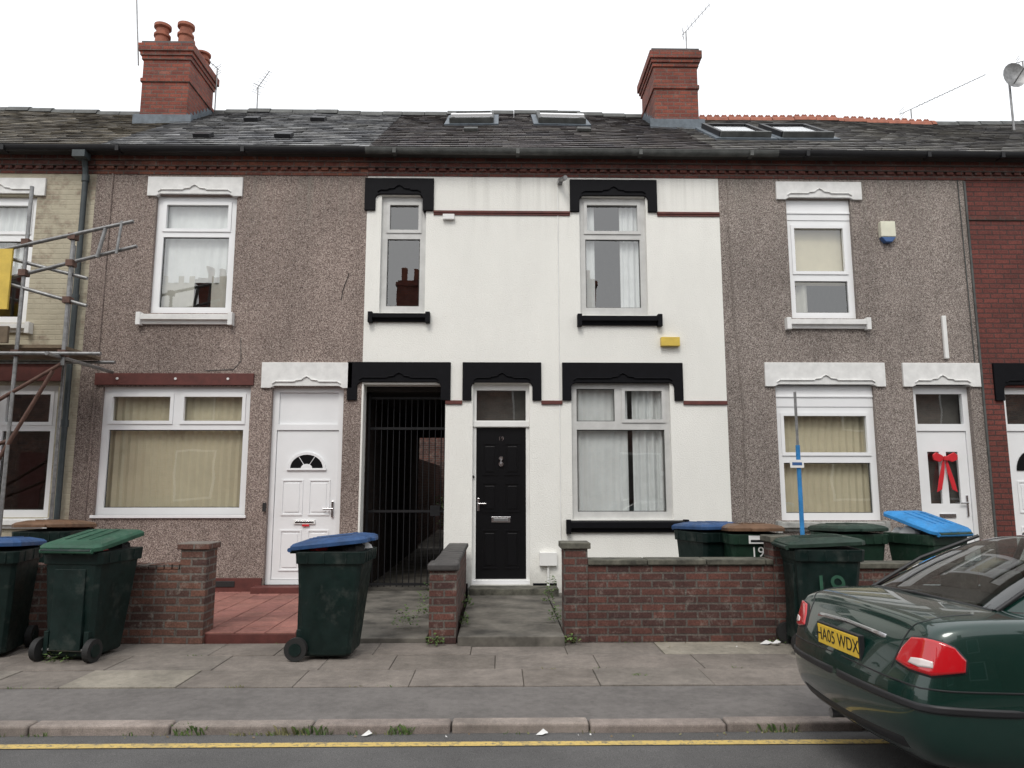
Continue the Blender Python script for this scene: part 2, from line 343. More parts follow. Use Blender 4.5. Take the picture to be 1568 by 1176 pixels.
def roof(H,x0,x1,k,skip=()):
    mb=MB('roof_slates',H); rows=24; rh=SL/rows
    for r in range(rows):
        x=x0-(0 if r%2 else .13); 
        while x<x1:
            w=.265+random.uniform(-.008,.008); a=max(x,x0); b=min(x+w-.005,x1); x+=w
            if b-a<.03: continue
            t0=r*rh-.01+random.uniform(-.006,.006); t1=(r+1)*rh+.03
            tilt=random.uniform(-.003,.003); h=.019+random.uniform(0,.007); 
            if random.random()<.04: t0-=random.uniform(.01,.03)
            A,B,C_,D=RP(a,t0,h+tilt),RP(b,t0,h-tilt),RP(b,t1,.0),RP(a,t1,.0)
            A2,B2=RP(a,t0,h-.010),RP(b,t0,h-.010)
            mb.mesh([A,B,C_,D,A2,B2],[(0,1,2,3),(4,5,1,0)],k)
    mb.done()
    sh=MB('roof_deck',H)
    sh.face([RP(x0,0,-.03),RP(x1,0,-.03),(x1,RY,RZ-.12),(x0,RY,RZ-.12)],'slate2')
    yb=2*RY-EY
    sh.face([(x0,RY,RZ-.05),(x1,RY,RZ-.05),(x1,yb,EZ-.03),(x0,yb,EZ-.03)],'slate2')
    sh.face([(x0,EY+.02,EZ-.03),(x1,EY+.02,EZ-.03),(x1,Y+.1,EZ-.03),(x0,Y+.1,EZ-.03)],'dark')
    sh.done()
def ridge(H,x0,x1,k,crest=False):
    mb=MB('ridge_tiles',H); x=x0
    while x<x1-.05:
        b=min(x+.45,x1); dz=random.uniform(-.012,.012)+sag((x+b)/2); Z=RZ+dz
        pr=[(-.14,-.09),(-.10,-.015),(-.05,.03),(0,.045),(.05,.03),(.10,-.015),(.14,-.12)]
        n=len(pr); vs=[(x,RY+p,Z+.03+q) for p,q in pr]+[(b-.012,RY+p,Z+.03+q) for p,q in pr]
        mb.mesh(vs,[(i,i+n,i+n+1,i+1) for i in range(n-1)]+[tuple(range(n)),tuple(range(2*n-1,n-1,-1))],k)
        if crest:
            c=x+.03
            while c<b-.1:
                mb.prism([(c,Z+.06),(c+.13,Z+.06),(c+.12,Z+.10),(c+.095,Z+.13),(c+.065,Z+.115),(c+.035,Z+.13),(c+.01,Z+.10)],RY-.012,RY+.012,k); c+=.15
        x=b
    mb.done()
def velux(H,x0,x1,t0,t1,lowwhite=True):
    mb=MB('roof_window',H); T=lambda x,t_,n:RP(x,t_,n)
    mb.box(x0-.09,x1+.09,t0-.12,t1+.1,.0,.045,'lead',T)
    for a,b,c,d in ((x0,x0+.07,t0,t1),(x1-.07,x1,t0,t1),(x0+.07,x1-.07,t1-.08,t1)): mb.box(a,b,c,d,.045,.13,'gutter_blk' if not lowwhite else 'gutter',T)
    mb.box(x0,x1,t0-.05,t0+.05,.045,.14,'gutter' if not lowwhite else 'gutter',T)
    mb.box(x0+.07,x1-.07,t0+.05,t1-.08,.10,.105,'glass',T)
    mb.box(x0+.07,x1-.07,t0+.05,t1-.08,.046,.05,'dark',T)
    if lowwhite:
        mb.box(x0+.03,x1-.03,t0-.01,t0+.16,.15,.20,'upvc',T)
    mb.done(.006)
def cornice(H,x0,x1,k,zt=6.36,zb=6.10):
    mb=MB('brick_cornice',H)
    mb.box(x0,x1,Y-.015,Y+.1,zb,zb+.07,k)
    mb.box(x0,x1,Y-.005,Y+.1,zb+.07,zb+.115,k)
    x=x0+.01
    while x<x1-.1: mb.box(x,x+.10,Y-.04,Y,zb+.073,zb+.113,k); x+=.15
    mb.box(x0,x1,Y-.05,Y+.1,zb+.115,zb+.19,k); mb.box(x0,x1,Y-.08,Y+.1,zb+.19,zt,k)
    mb.done(.003)
def gutter(H,x0,x1,k):
    mb=MB('gutter',H); n=8; pr=[(10.06+.058*math.cos(math.pi*i/n),6.41-.075*math.sin(math.pi*i/n)) for i in range(n+1)]
    vs=[(x0,a,b) for a,b in pr]+[(x1,a,b) for a,b in pr]; m=n+1
    mb.mesh(vs,[(i,i+1,i+1+m,i+m) for i in range(n)],k,True)
    mb.box(x0,x1,10.0,10.012,6.405,6.42,k); mb.box(x0,x1,10.012,10.11,6.395,6.40,k)
    x=x0+.4
    while x<x1: mb.box(x,x+.05,9.992,10.12,6.33,6.415,k); x+=1.8
    mb.done()
def shell(H,x0,x1,k,holes,side_l=False,side_r=False):
    mb=MB('front_wall',H); grid_wall(mb,x0,x1,-.1,6.10,Y,.24,holes,k,None,True); mb.done()
    mb=MB('rear_and_party_walls',H); yb=2*RY-EY-.1
    for c in (x0+.003,x1-.003):
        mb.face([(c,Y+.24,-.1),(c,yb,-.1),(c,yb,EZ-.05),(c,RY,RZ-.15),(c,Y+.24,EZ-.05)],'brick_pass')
    grid_wall(mb,x0,x1,-.1,EZ,yb,.1,[(h[0],h[1],h[2]+.0,h[3]-.3) for h in holes if len(h)>4],'brick_wall2'); mb.done()

# ================================================================= HOUSES
H=empty('terraced_house')
shell(H,-5.96,-1.965,'pebble1',[(-5.06,-3.88,4.0,5.78),(-5.63,-3.54,1.13,2.93),(-3.24,-2.22,.18,2.93)])
lintel(H,-5.19,-3.80,5.76,6.055,'white_sill'); lintel(H,-3.39,-2.10,2.91,3.28,'white_sill')
sill(H,-5.18,-3.84,3.83,4.0,'white_sill')
window(H,-5.06,-3.88,4.0,5.78,[(-4.95,-3.99,5.26,5.68),(-4.95,-3.99,4.1,5.16)],(0,),curt=[(-4.97,-3.97,4.50,5.72,'curt_white',.02,.12,False),(-4.97,-4.50,4.02,4.6,'curt_grey',.03,.2,False),(-4.25,-3.97,4.02,4.6,'curt_grey',.03,.2,False)])
window(H,-5.63,-3.54,1.13,2.93,[(-5.53,-4.66,2.42,2.82),(-4.52,-3.64,2.42,2.82),(-5.53,-3.64,1.23,2.32)],(0,1),curt=[(-5.6,-3.56,1.2,2.86,'curt_beige',.03,.11,True)])
mb=MB('tile_band',H); mb.box(-5.74,-3.50,Y-.03,Y+.05,2.95,3.12,'redband')
for x in (-5.42,-4.6,-3.86): mb.cyl((x,Y-.04,3.04),(x,Y-.028,3.04),.018,'white_paint')
mb.box(-5.66,-3.52,Y-.03,Y+.12,1.09,1.13,'upvc'); mb.done(.004)
mb=MB('front_door',H); yd=Y+.08
grid_wall(mb,-3.24,-2.22,.18,2.93,yd,.07,[(-3.17,-2.29,.24,2.32),(-3.15,-2.31,2.40,2.86)],'upvc')
mb.box(-3.15,-2.31,yd+.03,yd+.05,2.40,2.86,'upvc')
mb.box(-3.165,-2.295,yd+.02,yd+.06,.245,2.315,'upvc')
def panel(mb,a,b,c,d,y,k):
    e=.02
    grid_wall(mb,a,b,c,d,y-.012,.012,[(a+e,b-e,c+e,d-e)],k); mb.box(a+.05,b-.05,y-.010,y,c+.05,d-.05,k)
for a,b in ((-3.07,-2.77),(-2.69,-2.39)):
    panel(mb,a,b,.36,.92,yd+.02,'upvc'); 
    panel(mb,a,b,1.12,1.62,yd+.02,'upvc')
n=14; cx,cz=-2.73,1.78
arc=[(cx+.24*math.cos(math.pi*i/n),cz+.20*math.sin(math.pi*i/n)) for i in range(n+1)]
mb.prism(arc,yd+.006,yd+.019,'black_door')
for i in range(n):
    a0,a1=math.pi*i/n,math.pi*(i+1)/n
    mb.prism([(cx+.23*math.cos(a0),cz+.19*math.sin(a0)),(cx+.27*math.cos(a0),cz+.23*math.sin(a0)),(cx+.27*math.cos(a1),cz+.23*math.sin(a1)),(cx+.23*math.cos(a1),cz+.19*math.sin(a1))],yd-.006,yd+.02,'upvc')
mb.box(cx-.28,cx+.28,yd-.006,yd+.02,cz-.03,cz,'upvc')
arc=[(cx+.08*math.cos(math.pi*i/n),cz+.06*math.sin(math.pi*i/n)) for i in range(n+1)]; mb.prism(arc,yd-.004,yd+.006,'upvc')
for an in (60,120):
    c_,s_=math.cos(R(an)),math.sin(R(an)); mb.cyl((cx+.07*c_,yd+.004,cz+.05*s_),(cx+.23*c_,yd+.004,cz+.19*s_),.005,'upvc',6)
mb.box(-2.88,-2.58,yd+.0,yd+.02,1.0,1.06,'white_paint'); mb.box(-2.86,-2.6,yd-.004,yd+.0,1.015,1.045,'chrome'); mb.box(-2.76,-2.66,yd-.006,yd+.0,.97,1.0,'red')
mb.box(-2.36,-2.33,yd-.012,yd+.02,1.1,1.32,'chrome'); mb.box(-2.47,-2.33,yd-.04,yd-.025,1.2,1.22,'chrome')
mb.done(.004)
mb=MB('plinth_and_step',H); mb.box(-5.96,-3.26,Y-.025,Y+.02,.0,.28,'redband'); mb.box(-3.34,-2.16,Y-.22,Y+.08,.0,.18,'redband')
mb.box(-3.9,-3.62,Y-.035,Y-.02,.16,.24,'rub'); mb.done(.006)
cornice(H,-5.96,-1.965,'brick_orange'); roof(H,-5.96,-1.965,'slate1'); ridge(H,-5.96,-1.965,'gutter'); gutter(H,-5.96,-1.965,'gutter_blk')
mb=MB('cables',H)
mb.tube([(-2.20,Y-.006,4.6),(-2.28,Y-.006,4.35),(-2.30,Y-.006,4.2)],.005,'gutter_blk')
mb.tube([(-3.72,Y-.006,3.64),(-3.70,Y-.006,3.3),(-3.8,Y-.006,3.18),(-4.2,Y-.006,3.16)],.004,'gutter')
mb.tube([(-5.72,Y-.01,6.1),(-5.74,Y-.01,1.0)],.018,'pebble1')
mb.box(-3.28,-3.25,Y-.06,Y,1.18,1.30,'rub'); mb.done()
mb=MB('roof_vents',H)
for x,y in ((-4.70,10.94),(-4.56,12.65),(-3.45,11.0),(-3.39,12.8)):
    t_=tY(y); mb.box(x-.13,x+.13,t_-.1,t_+.12,.02,.085,'gutter_blk',lambda a,b,c:RP(a,b,c))
mb.done(.006)

def chimney(H,x0,x1,y0,y1,zb,zt,pots,name='chimney_stack'):
    mb=MB(name,H)
    mb.box(x0,x1,y0,y1,zb,zt-.36,'brick_chim')
    mb.box(x0-.025,x1+.025,y0-.025,y1+.025,zt-.80,zt-.725,'brick_chim')
    mb.box(x0-.025,x1+.025,y0-.025,y1+.025,zt-.36,zt-.285,'brick_chim'); mb.box(x0-.05,x1+.05,y0-.05,y1+.05,zt-.285,zt-.21,'brick_chim')
    mb.box(x0-.08,x1+.08,y0-.08,y1+.08,zt-.21,zt-.06,'brick_chim'); mb.box(x0-.04,x1+.04,y0-.04,y1+.04,zt-.06,zt,'coping_dark')
    zf=EZ+(y0-EY)/CS*SN
    mb.box(x0-.10,x1+.10,y0-.05,y0+.0,zf-.10,zf+.12,'lead')
    for k in range(8):
        yy=y0+k*(y1-y0)/8; z_=EZ+(yy-EY)/CS*SN
        if yy>RY: z_=RZ-(yy-RY)*.687
        for xx,sg in ((x0,-1),(x1,1)): mb.box(xx,xx+sg*.012,yy,yy+(y1-y0)/8,z_-.05,z_+.17,'lead')
    for px,py,ph in pots:
        mb.lathe((px,py,zt-.01),[(.17,0),(.17,.04),(.13,.08),(.125,ph*.45),(.15,ph*.5),(.15,ph*.58),(.115,ph*.62),(.115,ph*.8),(.155,ph*.86),(.155,ph*.97),(.13,ph),(.10,ph),(.09,ph*.6),(0,ph*.6)],'terracotta')
    mb.done(.006)
chimney(H,-6.62,-5.76,12.62,13.72,7.7,9.72,[(-6.42,12.85,.50),(-6.14,13.25,.46),(-5.98,12.85,.52),(-5.92,13.5,.34)])

H=empty('terraced_house')
PS=(-1.94,-.77,-.1,2.97,1)
shell(H,-1.965,3.27,'white_render',[PS,(-1.75,-1.09,4.02,5.80),(1.18,2.17,4.0,5.80),(1.03,2.45,1.07,3.0),(-.38,.43,.18,2.99)])
lintel(H,-2.0,-.98,5.78,6.06,'black_paint',.22,.16); lintel(H,1.04,2.34,5.78,6.06,'black_paint',.22,.14)
lintel(H,-2.17,-.70,2.97,3.29,'black_paint',.23,.14,name='passage_lintel'); lintel(H,-.53,.60,2.97,3.29,'black_paint',.23,.13); lintel(H,.90,2.64,2.97,3.29,'black_paint',.23,.13)
sill(H,-1.88,-1.02,3.88,4.02,'black_paint'); sill(H,1.14,2.34,3.84,4.0,'black_paint'); sill(H,.95,2.63,.89,1.07,'black_paint')
window(H,-1.75,-1.09,4.02,5.80,[(-1.66,-1.18,5.26,5.70),(-1.66,-1.18,4.13,5.15)],(0,),'grey_frame')
window(H,1.18,2.17,4.0,5.80,[(1.27,2.08,5.26,5.72),(1.27,2.08,4.12,5.16)],(0,),'grey_frame',curt=[(1.22,1.42,4.05,5.7,'curt_white',.03,.09,False),(1.80,2.12,4.05,5.7,'curt_white',.03,.09,False)])
window(H,1.03,2.45,1.07,3.0,[(1.11,1.66,2.45,2.92),(1.78,2.37,2.45,2.92),(1.11,2.37,1.17,2.33)],(1,),'grey_frame',curt=[(1.07,1.86,1.12,2.95,'curt_white',.035,.11,False),(1.93,2.41,1.12,2.95,'curt_white',.035,.11,False)])
mb=MB('front_door',H); yd=Y+.09
grid_wall(mb,-.38,.43,.18,2.99,yd,.07,[(-.33,.38,.24,2.36),(-.33,.38,2.46,2.90)],'white_paint')
mb.box(-.38,.43,yd-.03,yd,2.37,2.45,'white_paint'); mb.box(-.38,.43,yd-.05,yd,.18,.23,'upvc')
mb.box(-.32,.37,yd+.03,yd+.07,.245,2.355,'black_door')
for a,b in ((-.25,-.02),(.07,.30)):
    for c,d in ((.38,.92),(1.16,1.58),(1.68,2.14)): panel(mb,a,b,c,d,yd+.03,'black_door')
mb.box(-.11,.16,yd+.015,yd+.03,1.02,1.10,'chrome'); mb.box(-.08,.13,yd+.008,yd+.015,1.04,1.08,'steel')
mb.cyl((.025,yd,1.92),(.025,yd+.03,1.92),.03,'chrome',12); mb.cyl((.025,yd,1.84),(.025,yd+.03,1.84),.035,'chrome',12); mb.cyl((.025,yd,1.92),(.025,yd,1.84),.01,'chrome')
mb.box(-.31,-.28,yd+.015,yd+.03,1.18,1.36,'chrome'); mb.box(-.30,-.18,yd-.02,yd-.005,1.27,1.29,'chrome'); mb.cyl((-.37,yd-.03,1.66),(-.37,yd,1.66),.02,'rub',10)
mb.done(.004)
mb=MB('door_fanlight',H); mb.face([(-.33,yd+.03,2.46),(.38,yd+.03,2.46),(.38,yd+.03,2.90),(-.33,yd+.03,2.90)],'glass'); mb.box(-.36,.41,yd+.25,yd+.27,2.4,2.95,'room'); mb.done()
text('19',.085,H,'chrome',Matrix.Translation((.025,yd+.028,2.20))@Matrix.Rotation(R(90),4,'X'))
mb=MB('bands_and_trim',H); k='redband'
for a,b in ((-.98,1.04),(2.34,3.27)):
    mb.box(a,b,Y-.03,Y+.02,5.53,5.565,k); mb.box(a,b,Y-.018,Y+.02,5.50,5.53,k)
for a,b in ((-.77,-.53),(.60,.90),(2.64,3.27)): 
    mb.box(a,b,Y-.025,Y+.02,2.685,2.74,k)
mb.box(-.77,-.43,Y-.02,Y+.05,-.05,.20,'black_paint'); mb.box(.47,.80,Y-.012,Y+.02,.05,.2,'black_paint')
mb.box(2.33,2.60,Y-.08,Y,3.53,3.66,'yellow'); mb.box(-.84,-.67,Y-.06,Y,5.42,5.50,'white_paint'); mb.box(.86,.93,Y-.09,Y,5.98,6.05,'steel')
mb.cyl((.90,Y-.09,6.02),(.96,Y-.22,6.0),.035,'steel'); mb.box(.56,.80,Y-.07,Y,.44,.62,'white_paint'); 
mb.tube([(.68,Y-.02,.44),(.68,Y-.02,.1)],.02,'white_paint'); mb.tube([(.86,Y-.006,5.95),(.86,Y-.006,.65)],.009,'white_paint')
mb.done(.004)
cornice(H,-1.965,3.27,'brick_dark'); roof(H,-1.965,3.27,'slate2'); ridge(H,-1.965,3.27,'gutter'); gutter(H,-1.965,3.27,'gutter')
velux(H,-.92,-.12,tY(12.45),tY(13.4)); velux(H,.70,1.56,tY(12.45),tY(13.4))
mb=MB('roof_vents',H)
for x,y in ((-.5,11.75),(1.45,11.8)):
    t_=tY(y); mb.box(x-.12,x+.12,t_-.08,t_+.1,.02,.075,'gutter',lambda a,b,c:RP(a,b,c))
mb.done(.01)
chimney(H,2.88,3.70,12.62,13.75,7.7,9.68,[])
mb=MB('covered_passage',H); yb=2*RY-EY
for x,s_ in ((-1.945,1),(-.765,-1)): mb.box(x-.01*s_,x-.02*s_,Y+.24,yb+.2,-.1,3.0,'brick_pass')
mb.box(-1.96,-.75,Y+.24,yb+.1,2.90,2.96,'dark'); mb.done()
mb=MB('passage_gate',H); yg=Y+.40
for i in range(14):
    x=-1.91+i*.088; mb.cyl((x,yg,.10),(x,yg,2.80),.008,'gutter_blk',6)
for z in (.12,1.15,2.35,2.8): mb.box(-1.93,-.78,yg-.015,yg+.015,z,z+.035,'gutter_blk')
for x in (-1.93,-.81): mb.box(x,x+.03,yg-.018,yg+.018,.05,2.9,'gutter_blk')
mb.box(-1.0,-.86,yg-.03,yg,1.1,1.25,'gutter_blk'); mb.done()

H=empty('terraced_house')
shell(H,3.27,7.0,'pebble3',[(4.28,5.25,3.96,5.79),(3.98,5.41,1.05,2.98),(5.98,6.82,.18,2.98)])
lintel(H,4.13,5.42,5.77,6.05,'white_sill'); lintel(H,3.83,5.58,2.95,3.30,'white_sill'); lintel(H,5.84,6.97,2.95,3.30,'white_sill')
sill(H,4.18,5.38,3.80,3.96,'white_sill'); sill(H,3.90,5.45,.90,1.05,'grey_sill')
window(H,4.28,5.25,3.96,5.47,[(4.37,5.16,4.66,5.38),(4.37,5.16,4.06,4.54)],(0,),curt=[(4.3,5.2,4.50,5.45,'curt_beige',.0,.5,False),(4.3,4.6,4.0,4.5,'curt_grey',.03,.2,False)])
window(H,3.98,5.41,1.05,2.66,[(4.07,5.32,1.98,2.56),(4.07,5.32,1.15,1.86)],(0,),curt=[(4.0,5.39,1.1,2.6,'curt_beige',.03,.10,True)])
mb=MB('infill_panels',H); mb.box(4.28,5.25,Y+.05,Y+.12,5.473,5.79,'upvc'); mb.box(4.28,5.25,Y+.035,Y+.05,5.57,5.60,'upvc')
mb.box(3.98,5.41,Y+.05,Y+.12,2.663,2.98,'upvc'); mb.box(3.98,5.41,Y+.035,Y+.05,2.8,2.83,'upvc'); mb.done(.004)
mb=MB('front_door',H); yd=Y+.08
grid_wall(mb,5.98,6.82,.18,2.98,yd,.07,[(6.04,6.76,.24,2.32),(6.06,6.74,2.42,2.86)],'upvc')
grid_wall(mb,6.045,6.755,.245,2.315,yd+.02,.04,[(6.18,6.35,1.28,2.02),(6.45,6.62,1.28,2.02)],'upvc')
for a,b in ((6.15,6.37),(6.43,6.65)): panel(mb,a,b,.4,.95,yd+.02,'upvc')
mb.box(6.28,6.52,yd+.005,yd+.02,1.08,1.14,'chrome'); mb.box(6.68,6.71,yd,yd+.02,1.1,1.4,'chrome'); mb.box(6.58,6.7,yd-.03,yd-.015,1.28,1.30,'chrome')
mb.done(.004)
mb=MB('door_glazing',H)
for a,b,c,d in ((6.18,6.35,1.28,2.02),(6.45,6.62,1.28,2.02),(6.06,6.74,2.42,2.86)): mb.face([(a,yd+.04,c),(b,yd+.04,c),(b,yd+.04,d),(a,yd+.04,d)],'glass')
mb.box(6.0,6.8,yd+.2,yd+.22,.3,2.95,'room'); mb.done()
bow=MB('door_bow',H); bx,bz,by=6.40,1.92,yd-.02
for sg in (-1,1):
    pts=[(0,0),(.05,.05),(.13,.09),(.18,.05),(.17,-.02),(.09,-.05),(0,-.0)]
    bow.prism([(bx+sg*p,bz+q) for p,q in (pts if sg>0 else pts[::-1])],by-.03,by+.0,'red')
    tl=[(0,0),(.03,-.01),(.075*1.5,-.30),(.10*1.5,-.48),(.05*1.5,-.44),(.02,-.2)]
    bow.prism([(bx+sg*p,bz+q) for p,q in (tl[::-1] if sg>0 else tl)],by-.012,by+.0,'red')
bow.box(bx-.03,bx+.03,by-.045,by-.03,bz-.03,bz+.035,'red'); bow.done(.008)
mb=MB('alarm_box',H); mb.box(5.64,5.86,Y-.09,Y,5.18,5.42,'alarm'); mb.prism([(5.64,5.178),(5.70,5.10),(5.80,5.10),(5.86,5.178)],Y-.088,Y,'bluep')
mb.box(6.47,6.53,Y-.05,Y,3.36,4.0,'white_paint'); mb.done(.012)
cornice(H,3.27,7.0,'brick_dark'); roof(H,3.27,7.0,'slate3'); ridge(H,3.73,7.0,'terracotta',True); gutter(H,3.27,4.1,'gutter'); gutter(H,4.1,7.0,'gutter_blk')
velux(H,3.66,4.50,tY(11.35),tY(12.4),False); velux(H,4.70,5.55,tY(11.35),tY(12.4),False)
mb=MB('cables',H); mb.tube([(3.40,Y-.006,6.1),(3.42,Y-.006,4),(3.50,Y-.006,2.6),(3.47,Y-.006,1.0)],.007,'pebble3'); mb.tube([(6.9,Y-.01,6.1),(6.92,Y-.01,3.3)],.008,'gutter'); mb.done()

H=empty('brick_house')
shell(H,-11.2,-5.96,'brick_cream',[(-7.85,-6.80,3.85,5.75),(-7.9,-6.25,1.1,2.95),(-9.6,-8.7,.18,2.95)])
window(H,-7.85,-6.80,3.85,5.75,[(-7.75,-6.9,5.2,5.65),(-7.75,-6.9,3.95,5.08)],(0,),curt=[(-7.8,-6.84,4.6,5.7,'curt_white',.02,.12,False)])
window(H,-7.9,-6.25,1.1,2.95,[(-7.8,-7.12,2.4,2.85),(-7.02,-6.35,2.4,2.85),(-7.8,-7.12,1.2,2.3),(-7.02,-6.35,1.2,2.3)],(0,1),'upvc',curt=[(-7.86,-7.4,1.15,2.9,'curt_grey',.03,.15,False)])
lintel(H,-7.98,-6.68,5.75,6.02,'white_sill'); sill(H,-7.98,-6.7,3.70,3.85,'white_sill'); sill(H,-8.0,-6.2,.95,1.1,'white_sill')
mb=MB('tile_band',H); mb.box(-8.1,-6.2,Y-.05,Y+.02,3.0,3.25,'redband'); mb.box(-8.1,-6.15,Y-.09,Y+.02,3.25,3.30,'coping'); mb.box(-9.6,-8.7,Y+.1,Y+.14,.18,2.95,'upvc'); mb.done(.005)
cornice(H,-11.2,-5.96,'brick_dark'); roof(H,-11.2,-5.96,'slate0'); ridge(H,-11.2,-6.8,'gutter'); gutter(H,-11.2,-5.96,'gutter_blk')
mb=MB('downpipe',H); px=-6.08; mb.tube([(px+.02,Y-.2,6.34),(px,Y-.1,6.16),(px,Y-.07,6.0),(px,Y-.07,0)],.04,'pipe_green',12)
for z in (6.0,4.2,2.4,.9): mb.cyl((px,Y-.07,z-.05),(px,Y-.07,z+.05),.052,'pipe_green',12)
mb.box(px-.09,px+.09,Y-.3,Y-.14,6.24,6.34,'pipe_green'); mb.done()
H=empty('brick_house')
shell(H,7.0,11.8,'brick_red',[(7.30,8.15,.18,2.95),(8.9,10.5,1.1,2.95),(8.9,9.95,3.95,5.75)])
lintel(H,7.17,8.3,2.95,3.30,'black_paint',.2,.13); lintel(H,8.8,10.6,2.95,3.30,'black_paint',.2,.13); lintel(H,8.8,10.05,5.75,6.05,'black_paint',.1,.13)
window(H,8.9,10.5,1.1,2.95,[(9.0,10.4,2.4,2.85),(9.0,10.4,1.2,2.3)],(0,),curt=[(8.95,10.45,1.15,2.9,'curt_white',.03,.12,False)])
window(H,8.9,9.95,3.95,5.75,[(9.0,9.85,5.2,5.65),(9.0,9.85,4.05,5.08)],(0,),curt=[(8.95,9.9,4.0,5.7,'curt_white',.03,.12,False)])
sill(H,8.8,10.6,.95,1.1,'black_paint'); sill(H,8.8,10.05,3.8,3.95,'black_paint')
mb=MB('front_door',H); yd=Y+.08
grid_wall(mb,7.30,8.15,.18,2.95,yd,.07,[(7.36,8.09,.24,2.32),(7.38,8.07,2.42,2.86)],'upvc'); mb.box(7.365,8.085,yd+.02,yd+.06,.245,2.315,'upvc')
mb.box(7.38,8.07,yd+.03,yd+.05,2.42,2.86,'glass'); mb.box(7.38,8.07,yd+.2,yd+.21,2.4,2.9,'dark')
arc=[(7.72+.26*math.cos(math.pi*i/14),1.75+.3*math.sin(math.pi*i/14)) for i in range(15)]; mb.prism(arc,yd+.005,yd+.02,'black_door')
for a,b in ((7.45,7.68),(7.76,8.0)): panel(mb,a,b,.4,.95,yd+.02,'upvc'); panel(mb,a,b,1.15,1.6,yd+.02,'upvc')
mb.done(.004)
mb=MB('string_course',H); mb.box(7.02,11.8,Y-.02,Y+.02,5.47,5.52,'brick_dark'); mb.box(8.35,11.8,Y-.015,Y+.02,2.66,2.73,'brick_dark'); mb.box(6.985,7.015,Y-.02,Y+.02,.3,6.08,'gutter'); mb.done(.003)
cornice(H,7.0,11.8,'brick_dark'); roof(H,7.0,11.8,'slate3'); ridge(H,7.0,8.9,'terracotta',True); ridge(H,8.9,11.8,'gutter'); gutter(H,7.0,11.8,'gutter_blk')

# opposite terrace behind the photographer (seen in window reflections)
H=empty('brick_terrace'); mb=MB('walls',H); yo=-6.5
mb.box(-30,30,yo-7,yo,-.1,5.6,'brick_wall2')
vs=[(-30,yo+.2,5.5),(30,yo+.2,5.5),(30,yo-3.5,7.9),(-30,yo-3.5,7.9),(-30,yo-7.2,5.5),(30,yo-7.2,5.5)]
mb.mesh(vs,[(0,1,2,3),(3,2,5,4),(0,3,4),(1,5,2)],'slate2')
for i in range(15):
    a=-28.8+i*4.1; mb.box(a+.6,a+1.8,yo,yo+.03,3.7,5.2,'grey_frame'); mb.box(a+.66,a+1.74,yo+.03,yo+.035,3.76,5.14,'room')
    mb.box(a+.5,a+2.0,yo,yo+.03,1.0,2.8,'grey_frame'); mb.box(a+.58,a+1.92,yo+.03,yo+.035,1.08,2.72,'room'); mb.box(a+2.7,a+3.6,yo,yo+.03,.1,2.7,'redband')
    if i%2==0:
        mb.box(a-.5,a+.5,yo-4,yo-3,7.0,10.2,'brick_chim'); mb.box(a-.58,a+.58,yo-4.08,yo-2.92,9.9,10.1,'brick_chim')
        for q in (-.25,.25): mb.cyl((a+q,yo-3.5,10.2),(a+q,yo-3.5,10.75),.13,'terracotta',12)
mb.done()

# ================================================================= GROUND
def ground(name,x0,x1,y0,y1,z,k):
    mb=MB(name); mb.face([(x0,y0,z),(x1,y0,z),(x1,y1,z),(x0,y1,z)],k); return mb.done()
ground('ground',-400,400,-400,400,-.14,'soil')
mb=MB('road'); ys_=[-.85+i*.295 for i in range(21)]
vs=[(sx*60,y,road_z(y)) for y in ys_ for sx in (-1,1)]; mb.mesh(vs,[(2*i,2*i+1,2*i+3,2*i+2) for i in range(20)],'asphalt',True); mb.done()
mb=MB('yellow_line'); a,b=4.725,4.81; mb.face([(-60,a,road_z(a)+.005),(60,a,road_z(a)+.005),(60,b,road_z(b)+.005),(-60,b,road_z(b)+.005)],'yline'); mb.done()
def kerbrow(y0,y1,name):
    mb=MB(name); x=-40.4
    while x<40:
        L=.91+random.uniform(-.01,.01); dz=random.uniform(-.006,.006); dy=random.uniform(-.008,.008)
        mb.box(x,x+L-.010,y0+dy,y1+dy,-.14,.0+dz,'kerb'); x+=L
    mb.done(.018,3)
kerbrow(5.0,5.13,'kerb'); kerbrow(-1.0,-.86,'kerb')
mb=MB('pavement'); mb.box(-40,40,5.10,5.92,-.14,-.010,'tarmac'); mb.box(-40,40,5.92,7.7,-.14,-.018,'soil')
rows=[(5.93,6.44),(6.446,6.96),(6.966,7.46)]
for i,(a,b) in enumerate(rows):
    x=-40+i*.37
    while x<40:
        L=.90 if random.random()<.8 else .6
        dz=random.uniform(-.003,.003)
        mb.box(x,x+L-.006,a,b,-.1,-.002+dz,'slab'); x+=L
mb.box(-40,40,-3.3,-1.0,-.14,-.005,'tarmac')
mb.done(.004,1)
mb=MB('garden_paths')
mb.box(-11,-6.0,7.66,10.3,-.12,.05,'concrete'); mb.box(-2.0,-.72,7.47,19,-.12,.045,'concrete')
mb.box(-5.95,-2.01,7.5,10.3,-.12,.085,'redband')
y=7.50
while y<10.25:
    x=-5.95
    while x<-2.05: mb.box(x,min(x+.295,-2.01),y,min(y+.295,10.29),.08,.098+random.uniform(-.002,.002),'redtile'); x+=.303
    y+=.303
for yy in (7.30,8.0,8.65,9.3): mb.box(-.40,.64,yy,yy+(.69 if yy==7.30 else .64),-.12,.09,'concrete')
mb.box(-.40,.80,9.96,10.3,-.12,.17,'coping'); mb.box(.66,3.3,7.66,10.3,-.12,.07,'concrete'); mb.box(3.3,12,7.66,10.3,-.12,.06,'concrete')
mb.done(.01)

